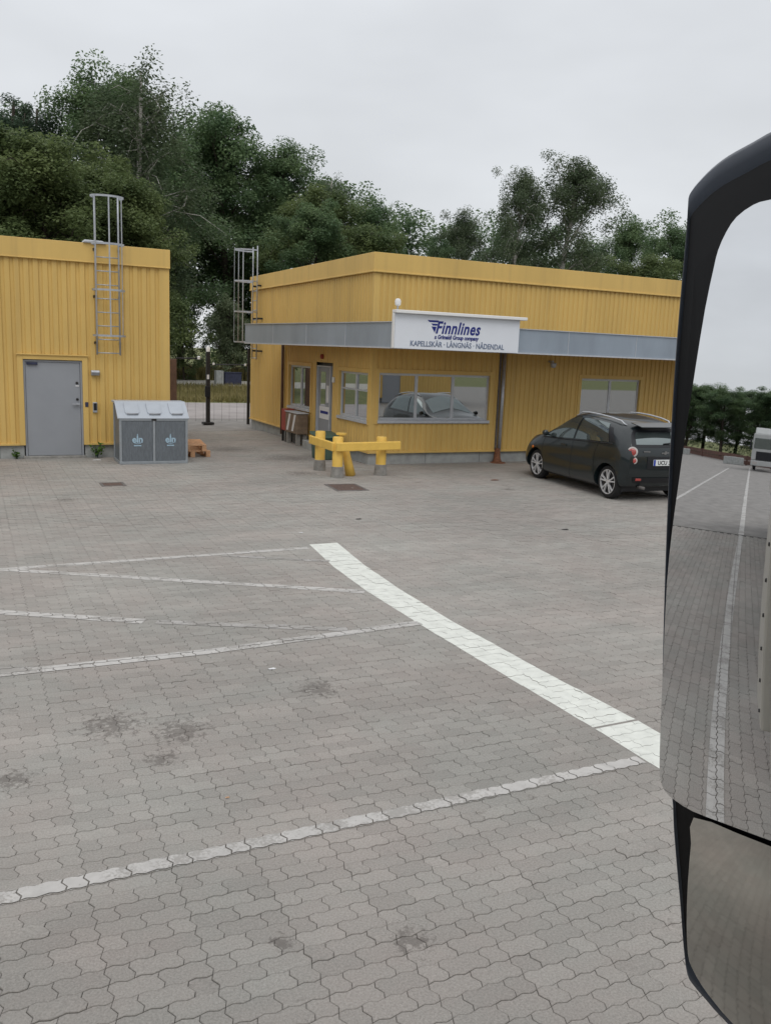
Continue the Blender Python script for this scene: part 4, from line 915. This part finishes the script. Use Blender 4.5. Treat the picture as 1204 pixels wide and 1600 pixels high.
# ---- things far back, seen in the mirror
FT = thing('parked_truck', (-50, -1, 0), 'white truck parked far back, facing forward in the mirror', 'truck')
MB().box(-50.5, -48.0, -2.25, .25, .95, 3.35).build('cab', 'truck_white', FT, bevel=.08); MB().prism([(-50.4, -2.15, 3.36), (-48.3, -2.15, 3.36), (-48.9, -2.15, 3.9), (-50.4, -2.15, 3.95)], (0, 2.3, 0)).build('roof_spoiler', 'truck_white', FT, bevel=.05)
MB().box(-48.02, -47.97, -2.1, .1, 2.0, 2.95).build('windscreen', 'car_glass', FT, bevel=.02); MB().box(-48.02, -47.96, -1.85, -.15, .98, 1.75).build('grille', 'black_plastic', FT, bevel=.02)
MB().box(-48.3, -47.85, -2.25, .25, .45, .93).build('bumper', 'truck_white', FT, bevel=.05)
for y_ in (-1.9, -.1):
    MB().box(-47.86, -47.83, y_-.2, y_+.2, .6, .8).build('headlight', 'lamp_clear', FT); MB().lathe([(.28, -.16), (.48, -.16), (.5, .1), (.28, .16)], (-49, y_, .5), (0, 1, 0), 24, closed=True).build('wheel', 'tyre', FT, auto=True)
    MB().box(-48.1, -47.9, y_+(.45 if y_ > -1 else -.6), y_+(.6 if y_ > -1 else -.45), 1.9, 2.8).build('wing_mirror', 'black_plastic', FT, bevel=.03)
for y_ in (-.1, -1.9): MB().lathe([(.28, -.16), (.48, -.16), (.5, .1), (.28, .16)], (-52.4, y_, .5), (0, 1, 0), 24, closed=True).build('wheel', 'tyre', FT, auto=True)
MB().box(-53.1, -48.4, -1.5, -.5, .6, .94).build('chassis', 'dark_metal', FT)
BA = thing('timber_barrier', (-66, 6, 0), 'long reddish brown barrier in front of the trees in the mirror', 'barrier')
pb = [(-52, -4.5), (-58, .6), (-70, 6.6), (-80, 11.5), (-98, 20)]
for p, q in zip(pb, pb[1:]):
    for z_ in (.25, .75): MB().beam((*p, z_), (*q, z_), .12, .44).build('plank', 'barrier_red', BA)
    MB().box(p[0]-.1, p[0]+.1, p[1]-.1, p[1]+.1, -.05, 1.05).build('post', 'barrier_red', BA)
for (x_, y_, lb) in ((-57.0, 2.0, 'concrete block before the barrier nearest the parked truck in the mirror'), (-71, 9.6, 'concrete block before the barrier at the left edge of the mirror')):
    tag(MB().prism([(x_-.5, y_-1.1, -.04), (x_+.5, y_-1.1, -.04), (x_+.35, y_-1.1, .75), (x_-.35, y_-1.1, .75)], (0, 2.2, 0)).build('concrete_block', 'concrete', bevel=.05), lb, 'block')
# yellow warehouse across the yard, reflected in the office windows
Y2 = thing('yellow_warehouse', (17, -15, 0), 'yellow warehouse across the yard, seen only reflected in the office windows', 'building')
fw_ = Face('Y', -15.0); ZD = (15.2, 17.8, 0, 3.4)
clad(fw_, 8, 26, .3, 4.6, .2, .03, [ZD, (21, 22.2, 0, 2.2)]).build('cladding', 'cladding_yellow', Y2)
MB().box(8, 26, -15.3, -14.95, 4.6, 5.1).build('fascia', 'fascia_yellow', Y2); MB().box(8, 26, -24, -15.2, -.05, 4.9).build('inner_wall', 'concrete_dirty', Y2)
MB().box(15.2, 17.8, -15.1, -15.04, 0, 3.4).build('roller_door', 'door_grey', Y2); MB().box(21, 22.2, -15.1, -15.04, 0, 2.2).build('door', 'door_grey', Y2)
MB().box(8, 15.1, -15.1, -14.98, -.05, .3).build('plinth', 'concrete', Y2); MB().box(22.3, 26, -15.1, -14.98, -.05, .3).build('plinth', 'concrete', Y2)

# ================================================================ TREES
def leaf_material(name, dark, light, trans=.45):
    m = bpy.data.materials.new(name); m.use_nodes = True; t = m.node_tree; L = t.links.new; t.nodes.clear()
    o = N('ShaderNodeOutputMaterial', t); df = N('ShaderNodeBsdfPrincipled', t); df.inputs['Roughness'].default_value = .55; df.inputs['Specular IOR Level'].default_value = .3
    tr = N('ShaderNodeBsdfTranslucent', t); mx = N('ShaderNodeMixShader', t); mx.inputs[0].default_value = trans
    at = N('ShaderNodeAttribute', t); at.attribute_name = 'tint'
    g = N('ShaderNodeNewGeometry', t); n = N('ShaderNodeTexNoise', t); n.inputs['Scale'].default_value = .45; n.inputs['Detail'].default_value = 3; L(g.outputs['Position'], n.inputs[0])
    oi = N('ShaderNodeObjectInfo', t)
    a = N('ShaderNodeMath', t, operation='MULTIPLY_ADD'); L(n.outputs[0], a.inputs[0]); a.inputs[1].default_value = 1.1; a.inputs[2].default_value = -.30
    b = N('ShaderNodeMath', t, operation='MULTIPLY_ADD'); L(at.outputs['Fac'], b.inputs[0]); b.inputs[1].default_value = .32; L(a.outputs[0], b.inputs[2])
    r = N('ShaderNodeValToRGB', t); r.color_ramp.elements[0].color = (*dark, 1); r.color_ramp.elements[1].color = (*light, 1); r.color_ramp.elements[0].position = .08; r.color_ramp.elements[1].position = .85
    L(b.outputs[0], r.inputs[0]); L(r.outputs[0], df.inputs['Base Color']); L(r.outputs[0], tr.inputs[0])
    L(df.outputs[0], mx.inputs[1]); L(tr.outputs[0], mx.inputs[2]); L(mx.outputs[0], o.inputs[0]); MATS[name] = m
leaf_material('leaf_oak', (0.072, 0.131, 0.069), (0.207, 0.284, 0.129))
leaf_material('leaf_lime', (0.078, 0.120, 0.050), (0.227, 0.277, 0.111))
leaf_material('leaf_birch', (0.07, 0.105, 0.058), (0.165, 0.205, 0.115))
leaf_material('leaf_pine', (0.045, 0.083, 0.054), (0.112, 0.158, 0.098))
leaf_material('leaf_willow', (0.143, 0.188, 0.112), (0.341, 0.399, 0.239))
leaf_material('leaf_weed', (.06, .12, .02), (.16, .28, .06))
leaf_material('dry_grass', (.15, .14, .045), (.36, .30, .14), .3)
mat('bark', (.075, .06, .048), .9, .3, 12, .4, 40); mat('bark_birch', (.50, .48, .44), .8, .25, 5, .2, 30, col2=(.10, .09, .08), stretch=(1, 1, 5))
def leaves_mesh(name, C, size, m, nb=None, out=None, flat=1.1, aspect=.55):
    n = len(C); rg = rng
    nrm = rg.normal(size=(n, 3)); nrm[:, 2] = np.abs(nrm[:, 2])+flat
    if out is not None: nrm += out*.6
    nrm /= np.linalg.norm(nrm, axis=1)[:, None]
    a = np.cross(nrm, rg.normal(size=(n, 3))); a /= np.linalg.norm(a, axis=1)[:, None]; b = np.cross(nrm, a)
    sz = size*rg.uniform(.6, 1.3, n)[:, None]
    V = np.stack([C-a*sz*.5, C+b*sz*aspect*.5+a*sz*.08, C+a*sz*.5, C-b*sz*aspect*.5+a*sz*.08], 1).reshape(-1, 3)
    me = bpy.data.meshes.new(name); me.vertices.add(4*n); me.vertices.foreach_set('co', V.ravel())
    me.loops.add(4*n); me.loops.foreach_set('vertex_index', np.arange(4*n)); me.polygons.add(n)
    me.polygons.foreach_set('loop_start', np.arange(0, 4*n, 4)); me.polygons.foreach_set('loop_total', np.full(n, 4)); me.update(calc_edges=True)
    at = me.attributes.new('tint', 'FLOAT', 'FACE'); at.data.foreach_set('value', rg.random(n) if nb is None else nb)
    me.materials.append(MATS[m]); return me
def tree_data(name, H, r, base, leaf, bark, n_leaf, lsize, kind):
    """returns trunk mesh, crown mesh; base = crown base fraction"""
    rg = rng; tb = MB(); top = np.array([rg.normal(0, .03)*H, rg.normal(0, .03)*H, H*.93])
    def trunk(h): f = h/H; return np.array([top[0]*f*f+.02*H*math.sin(3*f+r), top[1]*f*f+.015*H*math.sin(4*f), h])
    r0 = .018*H if kind != 'birch' else .011*H
    hs_ = np.linspace(0, H*.93, 9); tb.tube([trunk(h) for h in hs_], [r0*(1-.93*(h/H))**.8+.02 for h in hs_], 8)
    cl = []  # clumps: centre, radius, outward dir
    nl = {'oak': 26, 'lime': 26, 'birch': 30, 'pine': 20, 'bush': 16}[kind]
    for i in range(nl):
        f = (i+.5)/nl; h = H*(base+(.93-base)*f**.9); az = i*2.39996+rg.normal(0, .4)
        if kind == 'oak': prof = math.sin(math.pi*min(1, .18+.80*f))**.6
        elif kind == 'lime': prof = math.sin(math.pi*min(1, .22+.74*f))**.75
        elif kind == 'birch': prof = (.30+.62*math.sin(math.pi*min(1, .22+.66*f)))*(1-.25*f)
        elif kind == 'pine': prof = (.55+.5*math.sin(math.pi*f))*(1-.45*f)
        else: prof = math.sin(math.pi*min(1, .3+.66*f))**.6
        L = r*prof*rg.uniform(.65, 1.18); el = {'oak': .35+.6*f, 'lime': .3+.7*f, 'birch': .75, 'pine': .1+.4*f, 'bush': .6+.5*f}[kind]
        d = np.array([math.cos(az)*math.cos(el), math.sin(az)*math.cos(el), math.sin(el)]); s = trunk(h*.92); e = s+d*L
        if kind == 'birch': e[2] -= .18*L
        e[2] = min(e[2], H)
        mid = (s+e)/2+np.array([0, 0, .08*L]); tb.tube([s, mid, e], [r0*.34*(1-.6*f), r0*.22*(1-.6*f), .015], 5)
        for k in range(rg.integers(4, 7)):
            t = rg.uniform(.35, 1.05); p = s+(e-s)*t; o = rg.normal(size=3)*np.array([.22, .22, .16])*r; q = p+o
            if kind == 'birch': q[2] -= abs(rg.normal(0, .05*H))
            tb.tube([p, (p+q)/2+np.array([0, 0, .02*H]), q], [.03, .02, .008], 4, cap=False)
            cl.append((q, r*rg.uniform(.14, .27)))
        cl.append((e, r*rg.uniform(.16, .26)))
    for k in range(4): cl.append((trunk(H*.93)+rg.normal(size=3)*np.array([.10, .10, .03])*r*2-np.array([0, 0, r*.1*k]), r*.2))
    wt = np.array([c[1]**2 for c in cl]); wt /= wt.sum(); cnt = rg.multinomial(n_leaf, wt); C = []; T = []; O = []
    for (c, cr_), n in zip(cl, cnt):
        g = rg.normal(size=(n, 3)); g /= np.linalg.norm(g, axis=1)[:, None]+1e-9; rad = cr_*rg.random(n)[:, None]**.45
        sc_ = np.array([1, 1, .72]) if kind != 'birch' else np.array([.75, .75, 1.25])
        P = c+g*rad*sc_*rg.uniform(.85, 1.2); C.append(P); O.append(g*sc_); T.append(np.clip(rg.random()*.7+rg.random(n)*.4, 0, 1))
    C = np.vstack(C); O = np.vstack(O)
    return tb.mesh('trunk', bark, True), leaves_mesh('crown', C, lsize, leaf, np.concatenate(T), O, aspect=.62 if kind != 'pine' else .3)
PR = {}
PR['oak'] = tree_data('oak', 20, 6.0, .18, 'leaf_oak', 'bark', 60000, .235, 'oak')
PR['oak2'] = tree_data('oak', 19, 5.2, .15, 'leaf_oak', 'bark', 56000, .235, 'oak')
PR['lime'] = tree_data('lime', 15, 4.8, .12, 'leaf_lime', 'bark', 52000, .22, 'lime')
PR['lime2'] = tree_data('lime', 14, 4.4, .14, 'leaf_lime', 'bark', 48000, .22, 'lime')
PR['birch'] = tree_data('birch', 21, 4.6, .22, 'leaf_birch', 'bark_birch', 34000, .18, 'birch')
PR['birch2'] = tree_data('birch', 20, 4.4, .25, 'leaf_birch', 'bark_birch', 32000, .18, 'birch')
PR['aspen'] = tree_data('aspen', 20, 5.2, .2, 'leaf_birch', 'bark_birch', 46000, .20, 'lime')
PR['pine'] = tree_data('pine', 19, 3.6, .5, 'leaf_pine', 'bark', 20000, .28, 'pine')
PR['bush'] = tree_data('bush', 6, 2.6, .04, 'leaf_willow', 'bark', 16000, .17, 'bush')
PR['bush2'] = tree_data('bush', 6, 2.6, .04, 'leaf_lime', 'bark', 16000, .17, 'bush')
def plant(k, x, y, h, label, name='tree', cat='tree', group=None, wide=1.0, rz=None, z=-.06):
    tm, cm = PR[k]; T = thing(name, (0, 0, 0), label, cat, group)
    for nm, me in (('trunk', tm), ('crown', cm)): o = bpy.data.objects.new(nm, me); COL.objects.link(o); o.parent = T
    H0 = {'oak': 20, 'oak2': 19, 'lime': 15, 'lime2': 14, 'birch': 21, 'birch2': 20, 'aspen': 20, 'pine': 19, 'bush': 6, 'bush2': 6}[k]; s = h/H0
    T.location = (x, y, z); T.scale = (s*wide, s*wide, s); T.rotation_euler.z = random.uniform(0, 6.28) if rz is None else rz
    return T
def at(px, Y): # ground x for an image column at depth Y
    d = CF+CR*(px-602)/1340+CU*(800-540)/1340; return d[0]/d[1]*Y
wd_ = 'tall trees of the wood behind the buildings'
for k, px, Y, h, w, lb in (
    ('pine', 22, 62, 18.2, 1.0, 'dark pine with clumped top at the far left edge of the wood'),
    ('pine', 70, 62, 17.9, .9, 'dark slim pine second from the left edge of the wood'),
    ('oak', 186, 60, 19.7, .85, 'tall broad dark tree just left of the highest birch'),
    ('birch', 228, 54, 19.2, 1.2, 'highest airy birch with drooping twigs at left'),
    ('oak2', 350, 77, 22.4, .95, 'dark oak with ragged top right of the highest birch'),
    ('oak', 436, 77, 20.6, .9, 'rounded dark tree right of the ragged oak'),
    ('birch2', 508, 68, 17.3, .9, 'airy birch on the falling right shoulder of the wood'),
    ('oak2', 582, 66, 14.6, .8, 'low dark tree at the right end of the left wood'),
    ('oak2', 15, 66, 17.4, 1.1, 'dark broad tree filling the left edge below the pines'),
    ('oak', 282, 80, 21.0, .85, 'dark tree between the highest birch and the ragged oak'),
    ('lime', -15, 47, 12.6, 1.05, 'bright green leafy tree above the shed at the left edge'),
    ('lime2', 85, 45, 11.6, 1.05, 'bright green leafy tree above the shed roof left of its ladder'),
    ('lime', 165, 50, 12.2, 1.0, 'yellowish green tree behind the shed ladder'),
    ('lime2', 205, 48, 10.8, .9, 'small leafy tree behind the right end of the shed roof'),
    ('lime', 492, 66, 15.0, 1.0, 'olive green leafy tree behind the office ladder'),
    ('oak2', 500, 58, 12.6, 1.0, 'dark leafy tree above the left slope of the office roof'),
    ('lime2', 560, 58, 11.2, 1.0, 'leafy tree above the peak of the office roof'),
    ('pine', 645, 78, 13.0, .8, 'slim conifer just right of the office roof peak'),
    ('oak2', 680, 76, 13.5, .7, 'narrow dark tree left of the rounded crown'),
    ('aspen', 718, 76, 17.0, .7, 'rounded pale crown left of the tall birch pair'),
    ('aspen', 792, 64, 18.6, .62, 'left one of the tall birch pair above the sign'),
    ('aspen', 866, 64, 20.2, .92, 'right one of the tall birch pair above the canopy'),
    ('lime', 905, 72, 13.4, .9, 'olive tree right of the birch pair'),
    ('oak', 968, 78, 18.2, .7, 'pointed green tree above the right part of the office roof'),
    ('oak2', 1050, 70, 17.0, .8, 'dark green tree beside the top of the truck mirror'),
    ('lime2', 1010, 62, 11.8, 1.0, 'bright leafy tree left of the truck mirror'),
    ('lime', 1100, 66, 13.0, 1.0, 'leafy tree hidden behind the truck mirror top')):
    plant(k, at(px, Y), Y, h, lb, group=wd_, wide=w)
for k, px, Y, h, w, lb in (
    ('bush', 930, 48, 8.2, 1.1, 'pale willow shrub above the office roof right of the birches'),
    ('bush', 1005, 46, 8.0, 1.2, 'pale grey-green willow shrub right of the first one'),
    ('bush2', 860, 50, 7.6, 1.2, 'olive shrub low behind the office roof under the birches'),
    ('bush2', 780, 52, 7.0, 1.3, 'dark low shrub behind the office roof above the sign'),
    ('bush2', 690, 54, 7.4, 1.3, 'low shrub behind the office roof right of its peak'),
    ('bush', 352, 63.8, 6.6, .72, 'pale green young shrub seen through the gate gap'),
    ('bush2', 288, 62, 4.6, 1.0, 'dark green shrub left of the gate pole'),
    ('bush2', 380, 72, 5.2, 1.0, 'dark green shrub beside the office ladder base')):
    plant(k, at(px, Y), Y, h, lb, 'shrub', 'shrub', 'shrubs at the edge of the wood', w, z=-.06-.12*h)
for i, (x_, y_, k, h) in enumerate(((-78, -16, 'oak', 11), (-80, -8, 'lime2', 10), (-82, -1, 'oak2', 11), (-83, 5, 'oak', 10.5), (-86, 11, 'oak2', 11), (-90, 17, 'lime', 10.5), (-95, 24, 'oak', 12), (-101, 33, 'oak2', 12), (-106, 43, 'oak', 12.5), (-92, -12, 'oak2', 12.5), (-94, -4, 'oak', 12.5), (-95, 3, 'oak2', 12), (-97, 9, 'oak', 12.5), (-100, 15, 'oak2', 12.5), (-105, 22, 'oak', 13), (-111, 30, 'oak2', 13.5))):
    plant(k, x_, y_, h, 'one of the trees reflected in the truck mirror behind the barrier', group='trees reflected in the truck mirror', wide=1.5)
# the wood behind as one mass
C = []
for i in range(800):
    px = rng.uniform(-260, 1330); Y = rng.uniform(80, 100); x_ = at(px, Y)
    top = np.interp(px, [-260, 0, 200, 350, 450, 560, 640, 700, 820, 950, 1100, 1330], [20, 20, 21, 21, 20.5, 19.5, 18.5, 19.5, 19, 21, 23, 24])*rng.uniform(.86, 1.0)
    zc = .5+(top-1.7)*rng.random()**.6; rr = rng.uniform(1.2, 2.4); n = 330
    g = rng.normal(size=(n, 3)); g /= np.linalg.norm(g, axis=1)[:, None]; C.append(np.array([x_, Y, zc])+g*rr*rng.random(n)[:, None]**.4*np.array([1, 1, .8]))
C = np.vstack(C); o = bpy.data.objects.new('woodland', leaves_mesh('woodland', C, .36, 'leaf_oak', None)); COL.objects.link(o); stuff(o); o['label'] = 'dark mass of woodland behind the nearer trees'; o['category'] = 'woodland'
C = []
for i in range(380):
    t_ = rng.uniform(-30, 62); x_ = -84-.42*max(t_, 0)-rng.uniform(0, 7); zc = .3+8.5*rng.random()**1.3; rr = rng.uniform(1, 1.9); n = 120
    g = rng.normal(size=(n, 3)); g /= np.linalg.norm(g, axis=1)[:, None]; C.append(np.array([x_, t_, zc])+g*rr*rng.random(n)[:, None]**.4)
C = np.vstack(C); o = bpy.data.objects.new('hedgerow', leaves_mesh('hedgerow', C, .38, 'leaf_oak', None)); COL.objects.link(o); stuff(o); o['label'] = 'dark green thicket under the trees reflected in the truck mirror'; o['category'] = 'thicket'
# rough grass on the verge beyond the road
def grass(name, x0, x1, y0, y1, n, h, label, m='dry_grass'):
    P = np.c_[rng.uniform(x0, x1, n), rng.uniform(y0, y1, n), np.full(n, -.06)]; hh = h*rng.uniform(.4, 1.2, n); a = rng.uniform(0, 6.28, n); w = .03
    d = np.c_[np.cos(a), np.sin(a), np.zeros(n)]; tip = P+np.c_[rng.normal(0, .12, n), rng.normal(0, .12, n), hh]
    V = np.stack([P-d*w, P+d*w, tip], 1).reshape(-1, 3); me = bpy.data.meshes.new(name); me.vertices.add(3*n); me.vertices.foreach_set('co', V.ravel()); me.loops.add(3*n); me.loops.foreach_set('vertex_index', np.arange(3*n)); me.polygons.add(n)
    me.polygons.foreach_set('loop_start', np.arange(0, 3*n, 3)); me.polygons.foreach_set('loop_total', np.full(n, 3)); me.update(calc_edges=True)
    at_ = me.attributes.new('tint', 'FLOAT', 'FACE'); at_.data.foreach_set('value', rng.random(n)); me.materials.append(MATS[m])
    o = bpy.data.objects.new(name, me); COL.objects.link(o); stuff(o); o['label'] = label; o['category'] = 'grass'
grass('verge_grass', 6, 18, 38.6, 52, 16000, .34, 'dry yellow grass on the verge beyond the gate')
grass('tall_grass', 12, 24, 63, 72, 12000, .95, 'tall dry grass below the shrubs beyond the gate')
# weeds at the shed
def weed(x, y, h, n, label):
    T = thing('weed', (x, y, 0), label, 'plant'); sb = MB(); C = []
    for k in range(n): a = rng.uniform(0, 6.28); e = np.array([x+math.cos(a)*h*.35, y-abs(math.sin(a))*h*.25, h*rng.uniform(.5, 1)]); sb.tube([(x, y, -.01), (x+(e[0]-x)*.3, y+(e[1]-y)*.3, e[2]*.6), e], [.006, .005, .002], 4); C += [np.array([x, y, 0])+(e-np.array([x, y, 0]))*t+rng.normal(0, .03, 3) for t in rng.uniform(.3, 1, 14)]
    sb.build('stem', 'green_plastic', T); C = np.array(C); C[:, 2] = np.maximum(C[:, 2], .015); o = bpy.data.objects.new('foliage', leaves_mesh('foliage', C, .075, 'leaf_weed')); COL.objects.link(o); par(o, T)
weed(2.42, 19.30, .36, 9, 'green weed growing at the shed plinth beside the door')
weed(.83, 19.33, .2, 4, 'small dry weed at the plinth left of the shed door')
for ob in bpy.data.objects:
    if '_b' in ob: del ob['_b']
